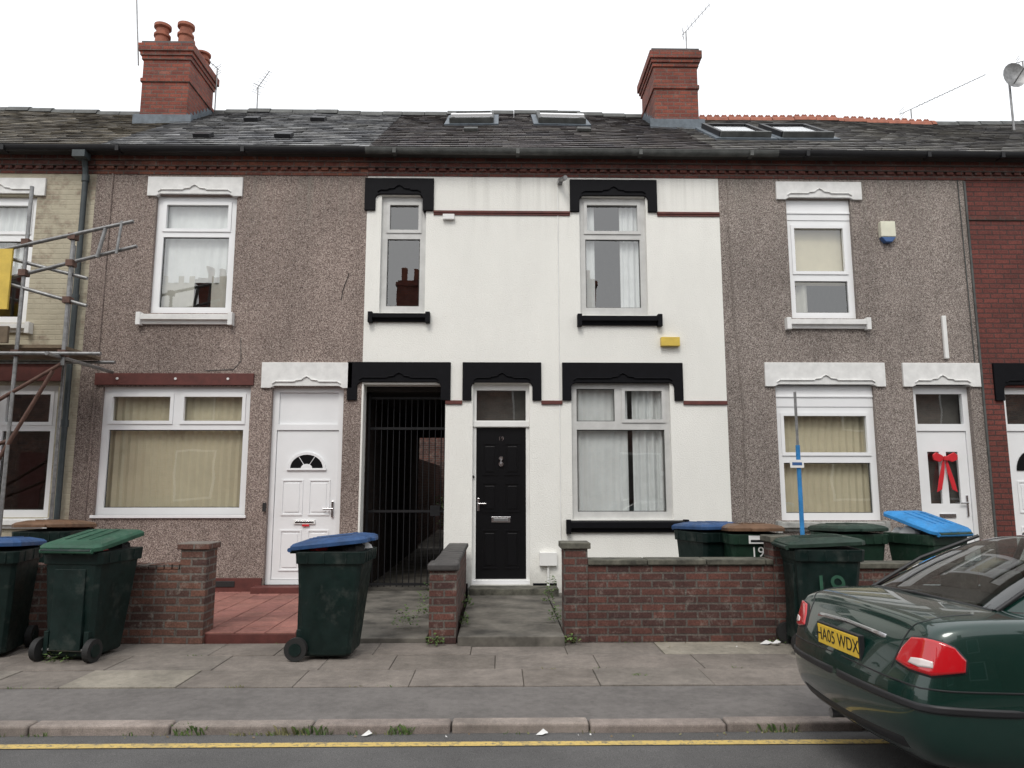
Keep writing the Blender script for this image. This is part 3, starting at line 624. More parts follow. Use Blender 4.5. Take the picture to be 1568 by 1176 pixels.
# ================================================================= GARDEN WALLS
def gwall(name,x0,x1,zt,k,piers,cop,y0=7.46,y1=7.68,copk='coping'):
    e=empty(name); mb=MB('brickwork',e); mb.box(x0,x1,y0,y1,-.12,zt-.05,k)
    for a,b,h in piers:
        mb.box(a,b,y0-.02,y1+.03,-.12,h-.06,k)
    mb.done(.004)
    mb=MB('coping',e); x=x0
    if cop=='stone':
        while x<x1-.02:
            L=min(.6,x1-x); mb.box(x+.004,x+L-.004,y0-.03,y1+.03,zt-.05,zt+random.uniform(-.002,.003),copk); x+=L
    else:
        while x<x1-.02:
            L=min(.073,x1-x); mb.box(x+.003,x+L-.003,y0-.005,y1+.005,zt-.05,zt+random.uniform(-.006,.006),copk); x+=.078
    for a,b,h in piers:
        mb.box(a-.03,b+.03,y0-.045,y1+.05,h-.06,h,copk)
    mb.done(.008)
gwall('brick_garden_wall',-5.75,-3.17,.76,'brick_wall2',[(-3.17,-2.91,.97)],'brick',copk='brick_wall2')
gwall('brick_garden_wall',.89,2.77,.80,'brick_wall',[(.65,.89,.97),(2.77,3.0,1.03)],'stone')
gwall('brick_garden_wall',3.003,7.1,.76,'brick_wall',[],'stone')
gwall('brick_garden_wall',-11,-5.8,.80,'brick_wall2',[(-6.0,-5.76,.9)],'stone')
e=empty('brick_garden_wall'); mb=MB('brickwork',e); mb.box(-.69,-.42,7.40,7.68,-.12,.70,'brick_wall'); mb.box(-.66,-.45,7.68,10.2,-.12,.70,'brick_wall'); mb.done(.004)
mb=MB('coping',e); mb.box(-.71,-.40,7.37,7.70,.70,.775,'coping_dark'); y=7.705
while y<10.1: mb.box(-.69,-.42,y,y+.215,.70,.76+random.uniform(-.004,.004),'coping_dark'); y+=.225
mb.done(.02,3)

# ================================================================= WHEELIE BINS
def wheelie(x,y,rot,body,lid,z=0,open_ang=4,lab=None,labside='front',fill=False):
    E=empty('wheelie_bin',(x,y,z),(0,0,R(rot)))
    mb=MB('body',E)
    rings=[(.03,.20,-.22,.20),(.05,.215,-.24,.215),(.45,.245,-.285,.235),(.80,.268,-.325,.25),(.84,.272,-.33,.252),(.842,.292,-.355,.262),(.95,.298,-.365,.268),(.952,.27,-.33,.25)]
    def ring(h,w,f,b):
        c=.035; return [(-w+c,f,h),(w-c,f,h),(w,f+c,h),(w,b-c,h),(w-c,b,h),(-w+c,b,h),(-w,b-c,h),(-w,f+c,h)]
    R_=[ring(*r) for r in rings]
    vs=[p for r in R_ for p in r]; fs=[(i*8+j,i*8+(j+1)%8,(i+1)*8+(j+1)%8,(i+1)*8+j) for i in range(len(R_)-1) for j in range(8)]
    fs.append(tuple(range(7,-1,-1))); mb.mesh(vs,fs,body)
    n=len(R_)-1; mb.mesh(R_[n],[tuple(range(8))],'dark')
    for xx in (-.2,-.1,0,.1,.2): mb.box(xx-.006,xx+.006,-.368,-.35,.85,.945,body)
    for sg in (-1,1):
        for yy in (-.2,0,.15): mb.box(sg*.285,sg*.301,yy-.006,yy+.006,.85,.945,body)
    mb.box(-.15,.15,.215,.262,.10,.80,body)
    for sg in (-1,1): mb.box(sg*.17,sg*.215,.10,.25,.05,.26,body)
    mb.cyl((-.27,.235,.10),(.27,.235,.10),.014,'steel')
    for sg in (-1,1): mb.box(sg*.20,sg*.235,.25,.33,.93,.985,body); mb.box(sg*.05-.012,sg*.05+.012,.25,.33,.93,.985,body)
    mb.cyl((-.24,.335,.965),(.24,.335,.965),.016,body,10)
    mb.done(.008)
    if fill:
        mb=MB('rubbish_sacks',E)
        for q,(bx_,by_,r_) in enumerate(((-.1,-.2,.13),(.12,-.12,.12),(.0,.05,.12),(-.12,.1,.1),(.13,-.26,.09))):
            dv=[]
            for i in range(7):
                for j in range(12):
                    th=math.pi*i/6; ph=2*math.pi*j/12; rr=r_*(1+random.uniform(-.12,.12)); dv.append((bx_+rr*math.sin(th)*math.cos(ph),by_+rr*math.sin(th)*math.sin(ph),.94+rr*.75*math.cos(th)))
            mb.mesh(dv,[(i*12+j,i*12+(j+1)%12,(i+1)*12+(j+1)%12,(i+1)*12+j) for i in range(6) for j in range(12)],('rub','litter','rub','red','litter')[q])
        mb.done()
    mb=MB('wheels',E)
    for sg in (-1,1):
        mb.cyl((sg*.225,.235,.10),(sg*.28,.235,.10),.10,'rub',24); mb.cyl((sg*.281,.235,.10),(sg*.287,.235,.10),.055,body,16)
    mb.done(.008)
    mb=MB('lid',E)
    L=[(0,.305,-.68,.02,0.),(.035,.305,-.68,.02,0),(.055,.28,-.65,.0,.0),(.078,.2,-.56,-.10,.0)]
    rr=[]
    for h,w,f,b,_ in L:
        c=.05; rr+= [(-w+c,f,h),(w-c,f,h),(w,f+c,h),(w,b-c,h),(w-c,b,h),(-w+c,b,h),(-w,b-c,h),(-w,f+c,h)]
    fs=[(i*8+j,i*8+(j+1)%8,(i+1)*8+(j+1)%8,(i+1)*8+j) for i in range(3) for j in range(8)]+[tuple(range(7,-1,-1)),tuple(range(24,32))]
    mb.mesh(rr,fs,lid); mb.box(-.07,.07,-.715,-.67,.0,.03,lid)
    for xx in (-.12,0,.12): mb.box(xx-.012,xx+.012,-.52,-.12,.078,.086,lid)
    mb.cyl((-.25,.03,.005),(.25,.03,.005),.02,lid,10)
    mb.done(.008,2,loc=(0,.30,.96),rot=(-R(open_ang),0,0))
    if lab:
        zz=lab[3]
        T={'front':Matrix.Translation((0,-.372,zz))@Matrix.Rotation(R(-2+90),4,'X') if zz>.84 else Matrix.Translation((0,-.335,zz))@Matrix.Rotation(R(-4.5+90),4,'X'),
           'left':Matrix.Translation((-.272,-.03,zz))@Matrix.Rotation(R(-90),4,'Z')@Matrix.Rotation(R(90-4),4,'X')}[labside]
        text(lab[0],lab[1],E,lab[2],T,.002)
    return E
wheelie(-4.72,7.08,12,'bingreen','lidblue',0,3)
wheelie(-3.80,6.98,172,'bingreen','lidgreen',0,9,fill=True)
wheelie(-1.56,6.98,88,'bingreen','lidblue',0,6,fill=True)
wheelie(-4.95,8.35,5,'bingreen','lidbrown',.1,3)
wheelie(2.42,8.55,20,'bingreen','lidblue',.07,2)
E=wheelie(2.78,8.22,-2,'bingreen2','lidbrown',.07,2,('19',.15,'white_paint',.76))
mb=MB('sticker',E); mb.box(-.10,.10,-.372,-.369,.855,.94,'litter'); mb.box(-.08,.08,-.3735,-.372,.87,.895,'gutter_blk'); mb.done()
wheelie(3.06,7.12,84,'bingreen','liddk',0,3,('19',.30,'lidgreen',.60),'left')
wheelie(3.95,8.35,8,'bingreen2','liddk',.06,2)
wheelie(4.78,8.15,200,'bingreen2','lidbright',.06,16,fill=True)
P=empty('sign_post'); mb=MB('post',P); mb.cyl((3.06,7.40,0),(3.06,7.40,1.95),.022,'lidbright',14); mb.cyl((3.06,7.40,1.95),(3.06,7.40,2.5),.014,'steel',10)
mb.box(2.96,3.10,7.365,7.372,1.72,1.80,'white_paint'); mb.box(2.98,3.08,7.363,7.365,1.745,1.775,'bluep'); mb.done()

# ================================================================= SCAFFOLD
S=empty('scaffolding'); mb=MB('tubes',S); ys=9.0
def tb(a,b,k='steel',r=.024): mb.cyl(a,b,r,k,10)
tb((-6.02,ys,-.0),(-6.02,ys,5.35)); tb((-6.02,ys+1.0,0),(-6.02,ys+1.0,4.9)); tb((-8.0,ys,0),(-8.0,ys,5.6)); tb((-8,ys+1,0),(-8,ys+1,5.6))
tb((-9.,ys-.03,3.85),(-4.68,ys-.03,4.88)); tb((-8.6,ys+.02,3.5),(-4.64,ys+.02,4.57)); tb((-8.2,ys,4.62),(-5.2,ys,3.78))
tb((-8.2,ys,4.9),(-5.25,ys+.05,4.15))
tb((-5.44,ys,3.02),(-5.44,ys,4.72)); tb((-5.1,ys-.04,4.4),(-5.02,ys-.04,4.78)); tb((-4.86,ys-.04,4.45),(-4.82,ys-.04,4.88),r=.018)
tb((-9,ys-.05,3.17),(-4.95,ys-.05,3.16)); tb((-9,ys+.95,3.22),(-5.3,ys+.95,3.22)); tb((-5.46,ys-.3,3.12),(-5.46,ys+1.2,3.12))
tb((-8.,ys,1.45),(-5.45,ys,3.04),'rust'); tb((-9,ys,.9),(-6.0,ys+.02,2.1),'rust'); tb((-6.5,ys,1.1),(-5.55,ys,2.95),'rust')
for p in ((-6.02,ys,4.6),(-6.02,ys,4.2),(-6.02,ys,3.17),(-5.44,ys,4.68),(-5.44,ys,4.33),(-5.44,ys,3.17),(-5.44,ys,3.85)): mb.box(p[0]-.045,p[0]+.045,p[1]-.05,p[1]+.05,p[2]-.04,p[2]+.04,'rust')
for i in range(4): mb.box(-9,-5.5,ys+.05+i*.23,ys+.26+i*.23,3.25,3.29,'wood')
mb.box(-9,-6.15,ys-.06,ys-.03,3.72,4.5,'yellow'); mb.box(-9,-6.1,ys-.08,ys-.04,3.29,3.5,'wood')
mb.done()

# ================================================================= AERIALS
def yagi(base,top,tip,n=8,el=.11,name='tv_aerial'):
    E=empty(name); mb=MB('aerial',E); mb.cyl(base,top,.013,'steel',8); 
    a=Vector(top); d=(Vector(tip)-a); s0=a-d*.15; mb.cyl(s0,tip,.007,'steel',6)
    u=d.normalized().cross(Vector((0,0,1))).normalized()
    for i in range(n):
        c=a+d*(.1+.88*i/(n-1)); l=el*(1-.45*i/(n-1)); mb.cyl(c-u*l,c+u*l,.004,'steel',5)
    up=Vector((0,0,1)); c=a-d*.12
    for q in (-.09,-.04,.04,.09): mb.cyl(c+up*q-u*.10,c+up*q+u*.10,.004,'steel',5)
    mb.done()
yagi((-5.66,13.6,8.9),(-5.66,13.6,9.80),(-5.85,13.4,9.92),5,.07); yagi((-4.92,RY,9.0),(-4.92,RY,9.55),(-4.62,RY-.25,9.75),6)
yagi((3.76,13.5,9.0),(3.76,13.5,10.65),(4.2,13.3,11.10),7); yagi((8.45,RY,9.0),(8.45,RY,9.2),(10.0,RY-.1,9.92),14,.07)
E=empty('tv_aerial'); mb=MB('mast',E); mb.cyl((-6.75,12.7,9.3),(-6.95,12.7,11.4),.013,'steel',8); mb.done()
yagi((9.9,12.6,8.3),(9.9,12.6,9.5),(10.5,12.4,9.6))
E=empty('satellite_dish'); mb=MB('dish',E); mb.cyl((9.45,12.4,8.0),(9.45,12.4,9.0),.02,'steel')
dv=[];rings=6;sg=18
for i in range(rings+1):
    r=.22*i/rings
    for j in range(sg): 
        a=2*math.pi*j/sg; dv.append((9.45+r*math.cos(a),12.3-1.2*r*r,9.0+r*math.sin(a)*1.1))
mb.mesh(dv,[(i*sg+j,i*sg+(j+1)%sg,(i+1)*sg+(j+1)%sg,(i+1)*sg+j) for i in range(rings) for j in range(sg)],'steel',True); mb.cyl((9.45,12.3,8.85),(9.45,12.0,9.0),.012,'steel'); mb.done()

# ================================================================= WEEDS, LITTER, BACK YARD
def leaves(mb,x,y,z,n,rad,h,k='leaf',sz=.03):
    for _ in range(n):
        a=random.uniform(0,6.28); r=rad*math.sqrt(random.random()); cx,cy=x+r*math.cos(a),y+r*math.sin(a)*.6
        hh=random.uniform(.15,1)*h*(1-.5*r/rad); b=random.uniform(0,6.28); l=sz*random.uniform(.6,1.5); w=l*.4
        dx,dy=math.cos(b),math.sin(b); up=random.uniform(.1,1.0)*l
        mb.face([(cx,cy,z+hh),(cx+dx*l*.5-dy*w,cy+dy*l*.5+dx*w,z+hh+up*.6),(cx+dx*l,cy+dy*l,z+hh+up*.7),(cx+dx*l*.5+dy*w,cy+dy*l*.5-dx*w,z+hh+up*.5)],k)
def grass(mb,x,y,z,n,rad,h,k='leaf'):
    for _ in range(n):
        cx,cy=x+random.uniform(-rad,rad),y+random.uniform(-rad,rad)*.2; b=random.uniform(0,6.28); l=h*random.uniform(.4,1.1); w=.003
        ex,ey=cx+math.cos(b)*l*.5,cy+math.sin(b)*l*.5
        mb.face([(cx-w,cy,z),(cx+w,cy,z),((cx+ex)/2+w,(cy+ey)/2,z+l*.6),(ex,ey,z+l*.75)],k)
W=MB('weeds')
for x,y,z,n,r,h in [(-.62,7.32,0,70,.10,.14),(-.98,7.9,.05,110,.16,.26),(-.85,8.6,.05,80,.1,.26),(-1.85,8.3,.05,50,.08,.2),(-1.9,7.6,.05,40,.08,.12),(-.36,7.8,.09,60,.05,.16),(-.37,8.9,.09,70,.06,.2),(.60,8.0,.09,90,.08,.22),(.60,9.2,.09,80,.08,.26),(.70,9.95,.1,60,.08,.34),(.70,7.38,0,70,.10,.11),(-3.9,6.75,0,70,.14,.10),(-4.3,7.36,0,20,.12,.06),(-1.7,7.40,0,50,.25,.06),(2.75,7.38,0,20,.1,.06),(-.95,9.6,.05,70,.09,.32),(-1.85,9.6,.05,60,.07,.3)]:
    leaves(W,x,y,z,n,r,h,sz=.026)
for i in range(30):
    x=random.uniform(-5.2,3.2); grass(W,x,random.choice([7.44,7.44,7.44,5.925,6.443,6.963]),-.01,random.randint(4,12),.07,.028,random.choice(['leaf','grassdry']))
grass(W,1.15,6.2,-.01,20,.07,.04)
for i in range(22):
    x=random.uniform(-3.8,2.0); grass(W,x,4.985,RZD,random.randint(5,16),.08,random.uniform(.02,.05),random.choice(['leaf','grassdry','grassdry']))
grass(W,-2.0,5.0,RZD,40,.10,.09); grass(W,1.85,5.0,RZD,40,.12,.08); grass(W,-.65,4.99,RZD,40,.08,.09); grass(W,-1.2,5.0,RZD,50,.12,.09); grass(W,-1.35,5.0,RZD,40,.10,.08,'grassdry')
W.done()
Lm=MB('litter')
for i in range(40):
    x=random.uniform(-5,3); y=random.choice([random.uniform(4.92,4.98),random.uniform(7.2,7.42),random.uniform(4.9,4.98)]); z=RZD+.008 if y<5 else .004
    s_=random.uniform(.004,.012); a=random.uniform(0,3); c_,n_=math.cos(a)*s_,math.sin(a)*s_
    Lm.mesh([(x-c_,y-n_,z),(x+n_,y-c_,z+.004),(x+c_,y+n_,z+.01),(x-n_,y+c_,z+.003)],[(0,1,2,3)],random.choice(['litter','wood','grassdry','wood']))
for x,y,z,s_ in ((.28,4.95,RZD+.008,.04),(-.85,4.95,RZD+.008,.035),(2.62,7.33,.005,.07),(2.7,7.28,.02,.05)):
    Lm.mesh([(x-s_,y,z),(x,y-s_*.5,z+.006),(x+s_,y+.01,z+.012),(x+.01,y+s_*.6,z+.03)],[(0,1,2,3)],'litter')
Lm.done()
B=empty('back_yard'); mb=MB('yard_wall',B); mb.box(-2.4,-2.05,18.2,26,-.1,2.2,'brick_wall'); mb.box(-6,4,25,25.2,-.1,5.6,'brick_wall'); mb.box(-1.0,3,18.2,24,-.1,5.0,'brick_wall')
mb.mesh([(-6,25,5.6),(4,25,5.6),(4,29,8.4),(-6,29,8.4)],[(0,1,2,3)],'slate2'); mb.box(-2.05,-1.0,18,25,-.1,.04,'concrete'); mb.done()
mb=MB('yard_bush',B)
for i in range(12): leaves(mb,-1.35+random.uniform(-.3,.3),21.5+random.uniform(-1.8,.8),random.uniform(0,1.3),140,.32,.5,sz=.07)
mb.cyl((-1.3,21.5,-.1),(-1.3,21.5,1.2),.05,'wood'); mb.done()

# ================================================================= CAR
CS_=.94; CAR=empty('parked_car',(1.90,4.19,-.032),(R(-1.7),0,0)); CAR.scale=(CS_,CS_,CS_)
def carmesh():
    st=[(0.0,.74,.27,.92),(.09,.835,.25,.97),(.28,.872,.22,1.01),(.55,.89,.20,1.025),(1.0,.895,.19,1.02),(1.8,.895,.19,1.0),(2.6,.895,.19,.985),(3.2,.89,.19,.965),(3.7,.885,.20,.93),(4.15,.86,.21,.86),(4.45,.80,.23,.78),(4.62,.66,.27,.70)]
    ds0=[.16,.13,.07,.015,.0,.075,.115,.15,.13]; V=[];F=[]
    def sec(i):
        s,w,zb,zt=st[i]; d=ds0 if i==0 else ([x*.35 for x in ds0] if i==1 else [0]*9)
        if i==len(st)-1: d=[-.1,-.08,-.04,0,0,-.04,-.1,-.15,-.15]
        h=[(0,zb),(.75*w,zb),(.95*w,zb+.07),(w,.42),(w,.60),(.985*w,min(.79,zt-.11)),(.93*w,zt-.045),(.78*w,zt-.004),(0,zt+.015)]
        right=[(s+d[j],-h[j][0],h[j][1]) for j in range(9)]
        left=[(s+d[j],h[j][0],h[j][1]) for j in range(7,0,-1)]
        return right+left
    for i in range(len(st)): V+=sec(i)
    n=16
    for i in range(len(st)-1):
        for j in range(n): F.append((i*n+j,i*n+(j+1)%n,(i+1)*n+(j+1)%n,(i+1)*n+j))
    for base,off,flip in ((0,-.055,False),((len(st)-1)*n,.06,True)):
        cidx={}
        for j in range(1,8):
            a=V[base+j]; cidx[j]=len(V); V.append((a[0]+off*(1.0),0,a[2]))
        cidx[0]=base; cidx[8]=base+8
        for j in range(8):
            lj=lambda q:base+(16-q)%16
            f1=(base+j,cidx[j],cidx[j+1],base+j+1); f2=(lj(j),lj(j+1),cidx[j+1],cidx[j])
            f1=tuple(dict.fromkeys(f1)); f2=tuple(dict.fromkeys(f2))
            F.append(f1 if not flip else f1[::-1]); F.append(f2 if not flip else f2[::-1])
    me=bpy.data.meshes.new('body_shell'); me.from_pydata(V,[],F); me.update()
    bm=bmesh.new(); bm.from_mesh(me); bmesh.ops.recalc_face_normals(bm,faces=bm.faces)
    cl=bm.edges.layers.float.new('crease_edge')
    for e_ in bm.edges:
        a,b=e_.verts[0].index,e_.verts[1].index
        if a<n*len(st) and b<n*len(st) and a%n==b%n and a%n in (6,10): e_[cl]=.4
    bm.to_mesh(me); bm.free(); return me
me=carmesh(); body=bpy.data.objects.new('body_shell',me); COL.objects.link(body)
for k in ('cpaint','bumperblk','dark'): me.materials.append(M[k])
ss=body.modifiers.new('s','SUBSURF'); ss.levels=3; ss.render_levels=3
cutters=[]
for wx in (1.03,3.74):
    c=MB('cut'); c.cyl((wx,-1.1,.33),(wx,-.60,.33),.36,'rub',40); c.cyl((wx,.60,.33),(wx,1.1,.33),.36,'rub',40)
    co=c.done(); 
    bmc=bmesh.new(); bmc.from_mesh(co.data); bmesh.ops.remove_doubles(bmc,verts=bmc.verts,dist=1e-5); bmesh.ops.recalc_face_normals(bmc,faces=bmc.faces); bmc.to_mesh(co.data); bmc.free()
    co.data.materials.clear(); 
    cutters.append(co); b=body.modifiers.new('cut','BOOLEAN'); b.object=co; b.operation='DIFFERENCE'; b.solver='EXACT'
bpy.context.view_layer.update()
dg=bpy.context.evaluated_depsgraph_get(); nm=bpy.data.meshes.new_from_object(body.evaluated_get(dg)); body.modifiers.clear(); body.data=nm
for c in cutters: bpy.data.objects.remove(c)
nm.name='body_shell'
for p in nm.polygons:
    p.use_smooth=True; c=p.center
    if p.material_index>=len(nm.materials): p.material_index=0
    if c.z<.30 : p.material_index=1
    if .62<c.x<3.3 and abs(c.y)<.70 and c.z>.93: p.material_index=2
body.parent=CAR
bm=bmesh.new(); bm.from_mesh(nm); tree=BVHTree.FromBMesh(bm); bm.free()
def snap(p,off):
    h=tree.find_nearest(Vector(p)); return h[0]+h[1]*off
def patch(name,rows,k,off=.006,sub=6,closed=True):
    mb=MB(name,CAR); R0=len(rows); C0=len(rows[0]); gu=[]
    for i in range((R0-1)*sub+1):
        fi=min(i//sub,R0-2); ti=(i-fi*sub)/sub; line=[]
        for j in range((C0-1)*sub+1):
            fj=min(j//sub,C0-2); tj=(j-fj*sub)/sub
            a=Vector(rows[fi][fj]).lerp(Vector(rows[fi][fj+1]),tj); b=Vector(rows[fi+1][fj]).lerp(Vector(rows[fi+1][fj+1]),tj)
            edge=(i in (0,(R0-1)*sub)) or (j in (0,(C0-1)*sub))
            line.append(snap(a.lerp(b,ti),-.004 if edge else off))
        gu.append(line)
    w=len(gu[0]); vs=[p for l in gu for p in l]
    mb.mesh(vs,[(i*w+j,i*w+j+1,(i+1)*w+j+1,(i+1)*w+j) for i in range(len(gu)-1) for j in range(w-1)],k,True)
    return mb.done()
for sg in (-1,1):
    patch('tail_light_surround',[[(.10,sg*.625,.905),(.12,sg*.75,.915),(.17,sg*.83,.905),(.21,sg*.87,.885)],[(.07,sg*.57,.83),(.09,sg*.70,.83),(.13,sg*.82,.83),(.26,sg*.90,.82)],[(.05,sg*.545,.745),(.06,sg*.68,.718),(.10,sg*.80,.712),(.25,sg*.89,.75)]],'bumperblk',.008)
    patch('tail_light',[[(.10,sg*.64,.895),(.12,sg*.75,.905),(.17,sg*.83,.896),(.20,sg*.865,.88)],[(.07,sg*.585,.83),(.09,sg*.70,.83),(.13,sg*.82,.83),(.25,sg*.90,.82)],[(.05,sg*.56,.755),(.06,sg*.68,.73),(.10,sg*.80,.723),(.24,sg*.89,.757)]],'tailred',.016,8)
    patch('tail_light_lens',[[(.07,sg*.68,.80),(.09,sg*.75,.81),(.12,sg*.81,.80)],[(.06,sg*.66,.765),(.08,sg*.74,.75),(.12,sg*.81,.76)]],'tailclear',.020)
    patch('bumper_strip',[[(.02,sg*.0001,.60),(.0,sg*.5,.60),(.02,sg*.76,.60),(.15,sg*.86,.60),(.5,sg*.90,.59)],[(.02,sg*.0001,.555),(.0,sg*.5,.555),(.02,sg*.76,.555),(.15,sg*.86,.555),(.5,sg*.90,.55)]],'bumperblk',.010)
    patch('bumper_shut_line',[[(.05,sg*.0001,.672),(.03,sg*.5,.672),(.05,sg*.76,.672),(.17,sg*.86,.672),(.62,sg*.90,.668)],[(.05,sg*.0001,.662),(.03,sg*.5,.662),(.05,sg*.76,.662),(.17,sg*.86,.662),(.62,sg*.90,.658)]],'bumperblk',.003)
    patch('side_moulding',[[(1.45,sg*.9,.56),(3.3,sg*.9,.56)],[(1.45,sg*.9,.51),(3.3,sg*.9,.51)]],'cpaint',.012)
    patch('shut_line',[[(.45,sg*.68,1.03),(.16,sg*.64,1.0),(.10,sg*.58,.93),(.06,sg*.53,.68)],[(.45,sg*.688,1.03),(.16,sg*.648,1.0),(.10,sg*.588,.93),(.06,sg*.538,.68)]],'bumperblk',.003)
    patch('door_line',[[(1.62,sg*.9,.96),(1.55,sg*.9,.3)],[(1.628,sg*.9,.96),(1.558,sg*.9,.3)]],'bumperblk',.003)
    patch('door_line',[[(2.55,sg*.9,.96),(2.55,sg*.9,.3)],[(2.558,sg*.9,.96),(2.558,sg*.9,.3)]],'bumperblk',.003)
    patch('head_light',[[(4.50,sg*.45,.70),(4.42,sg*.70,.74)],[(4.6,sg*.45,.60),(4.5,sg*.72,.62)]],'tailclear',.008)
patch('chrome_strip',[[(.05,-.44,.89),(.05,0,.905),(.05,.44,.89)],[(.05,-.44,.855),(.05,0,.87),(.05,.44,.855)]],'chrome',.014)
patch('bumper_valance',[[(.02,-.66,.40),(.0,0,.38),(.02,.66,.40)],[(.05,-.66,.31),(.03,0,.30),(.05,.66,.31)]],'bumperblk',.008)
patch('grille',[[(4.66,-.3,.66),(4.66,.3,.66)],[(4.66,-.26,.5),(4.66,.26,.5)]],'bumperblk',.008)
mb=MB('number_plate',CAR); pc=snap((.0,0,.765),0); px_=pc.x-.022
mb.box(px_,px_+.03,-.26,.26,.705,.82,'plate'); mb.box(px_+.004,px_+.034,-.275,.275,.693,.832,'bumperblk'); mb.done(.003)
text('HA05 WDX',.105,CAR,'ink',Matrix.Translation((px_-.001,0,.762))@Matrix(((0,0,-1,0),(-1,0,0,0),(0,1,0,0),(0,0,0,1))),.0008)
bl=[(.50,0,1.03),(.56,.62,1.005),(.98,.80,.985),(1.9,.825,.975),(2.72,.80,.965),(3.22,.64,.955),(3.40,0,.965)]
rf=[(1.20,0,1.375),(1.27,.50,1.345),(1.46,.585,1.345),(1.9,.61,1.365),(2.3,.60,1.35),(2.48,.53,1.33),(2.44,0,1.365)]
mid=[tuple((a+b)/2 for a,b in zip(p,q)) for p,q in zip(bl,rf)]; mid=[(m[0]+(-.03 if i<2 else (.03 if i>4 else 0)),m[1]*1.03,m[2]+.012) for i,m in enumerate(mid)]
cen=[(1.46,0,1.405),(1.9,0,1.42),(2.3,0,1.405)]
mats=['cglass','cpaint','cglass','cglass','cpaint','cglass']
V=[];F=[];MI=[]
for sg in (-1,1):
    b0=len(V); V+=[(a,sg*b,c) for a,b,c in bl+mid+rf]; V+=[(a,0,c) for a,b,c in cen]
    q=lambda *ix:F.append(tuple(b0+i for i in (ix if sg<0 else ix[::-1])))
    for i in range(6): 
        q(i,i+1,7+i+1,7+i); MI.append(mats[i]); q(7+i,7+i+1,14+i+1,14+i); MI.append(mats[i])
    q(14,15,16,21);MI.append('cpaint'); q(16,17,22,21);MI.append('cpaint'); q(17,18,23,22);MI.append('cpaint'); q(18,19,20,23);MI.append('cpaint')
mb=MB('greenhouse',CAR); mb.v=V; mb.f=F; mb.mi=[mb.m(k) for k in MI]; mb.sm=set(range(len(F))); gh=mb.done()
bm=bmesh.new(); bm.from_mesh(gh.data); bmesh.ops.remove_doubles(bm,verts=bm.verts,dist=1e-4); bmesh.ops.recalc_face_normals(bm,faces=bm.faces)
cl=bm.edges.layers.float.new('crease_edge')
for e_ in bm.edges:
    ms={f.material_index for f in e_.link_faces}
    if len(ms)>1: e_[cl]=.5
    if len(e_.link_faces)==1: e_[cl]=1
bm.to_mesh(gh.data); bm.free(); s2=gh.modifiers.new('s','SUBSURF'); s2.levels=3; s2.render_levels=3
mb=MB('window_trim',CAR)
for sg in (-1,1):
    mb.tube([(.50,0,1.035),(.56,sg*.62,1.01)],.010,'bumperblk',8)
    mb.tube([(.98,sg*.808,.99),(1.9,sg*.832,.98),(2.72,sg*.808,.97)],.010,'chrome',8)
    mb.tube([(.57,sg*.625,1.01),(.90,sg*.60,1.20),(1.26,sg*.505,1.352)],.012,'bumperblk',8)
mb.tube([(1.62,-.82,.98),(1.66,-.60,1.36)],.02,'bumperblk',8); mb.tube([(1.62,.82,.98),(1.66,.60,1.36)],.02,'bumperblk',8); mb.done()
mb=MB('seats',CAR)
for yy in (-.42,0,.42): mb.box(.98,1.10,yy-.13,yy+.13,1.0,1.17,'room')
for yy in (-.38,.38): mb.box(1.95,2.08,yy-.22,yy+.22,.95,1.12,'room'); mb.box(1.97,2.06,yy-.12,yy+.12,1.13,1.29,'room')
mb.done(.03,3)
mb=MB('wheels',CAR)
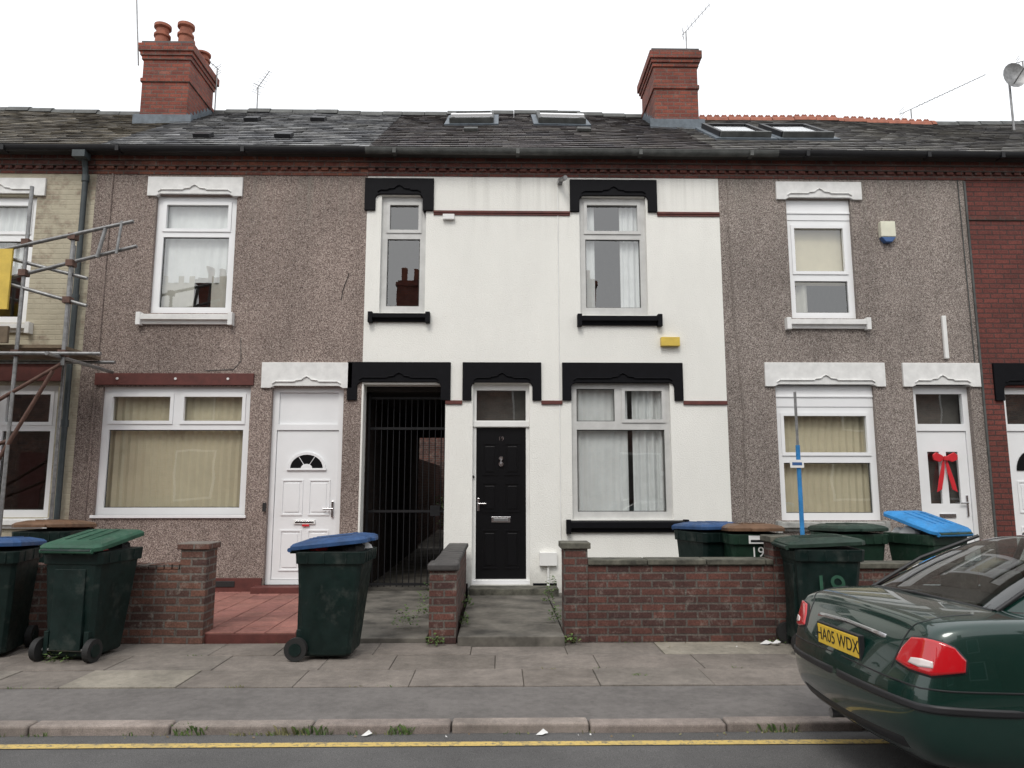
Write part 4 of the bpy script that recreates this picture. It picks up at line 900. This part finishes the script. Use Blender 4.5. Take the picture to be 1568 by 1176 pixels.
for wx in (1.03,3.74):
    for sg in (-1,1):
        mb.cyl((wx,sg*.66,.32),(wx,sg*.865,.32),.315,'rub',40); mb.cyl((wx,sg*.866,.32),(wx,sg*.872,.32),.215,'bumperblk',32)
        for q in range(7):
            a=q*2*math.pi/7; c_,n_=math.cos(a),math.sin(a); mb.cyl((wx,sg*.868,.32),(wx+.2*c_,sg*.872,.32+.2*n_),.026,'steel',8)
        mb.cyl((wx,sg*.864,.32),(wx,sg*.885,.32),.05,'steel',16)
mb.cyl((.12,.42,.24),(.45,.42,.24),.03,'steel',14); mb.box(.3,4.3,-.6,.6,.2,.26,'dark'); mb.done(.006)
mb=MB('door_mirrors',CAR)
for sg in (-1,1): mb.box(2.62,2.74,sg*.84,sg*1.02,.98,1.10,'cpaint')
mb.done(.03,3)

# ================================================================= WORLD / LIGHT / CAMERA
w=bpy.data.worlds.new('World'); sc.world=w; w.use_nodes=True; nt=w.node_tree; N=nt.nodes; N.clear()
out=N.new('ShaderNodeOutputWorld'); bg=N.new('ShaderNodeBackground'); sky=N.new('ShaderNodeTexSky'); sky.sky_type='NISHITA'; sky.sun_disc=False
sky.sun_elevation=R(50); sky.sun_rotation=R(195); sky.air_density=1.5; sky.dust_density=4
mx=N.new('ShaderNodeMix'); mx.data_type='RGBA'; mx.inputs[0].default_value=.86; mx.inputs[7].default_value=(9.7,9.8,9.95,1)
nt.links.new(sky.outputs[0],mx.inputs[6]); nt.links.new(mx.outputs[2],bg.inputs[0]); bg.inputs[1].default_value=.14; nt.links.new(bg.outputs[0],out.inputs[0])
L=bpy.data.lights.new('sun','SUN'); L.energy=1.5; L.angle=R(20); L.color=(1,.97,.92); lo=bpy.data.objects.new('sun',L); COL.objects.link(lo)
az=R(195); el=R(50); d=Vector((math.sin(az)*math.cos(el),math.cos(az)*math.cos(el),math.sin(el))); lo.rotation_euler=d.to_track_quat('Z','Y').to_euler(); lo.location=(0,-10,20)
cd=bpy.data.cameras.new('camera'); cam=bpy.data.objects.new('camera',cd); COL.objects.link(cam); cam.location=(0,0,1.55); cam.rotation_euler=(R(97.9),0,R(-1.0))
cd.sensor_width=36; cd.lens=1110/1568*36; cd.clip_end=1500; cd.clip_start=.05; sc.camera=cam
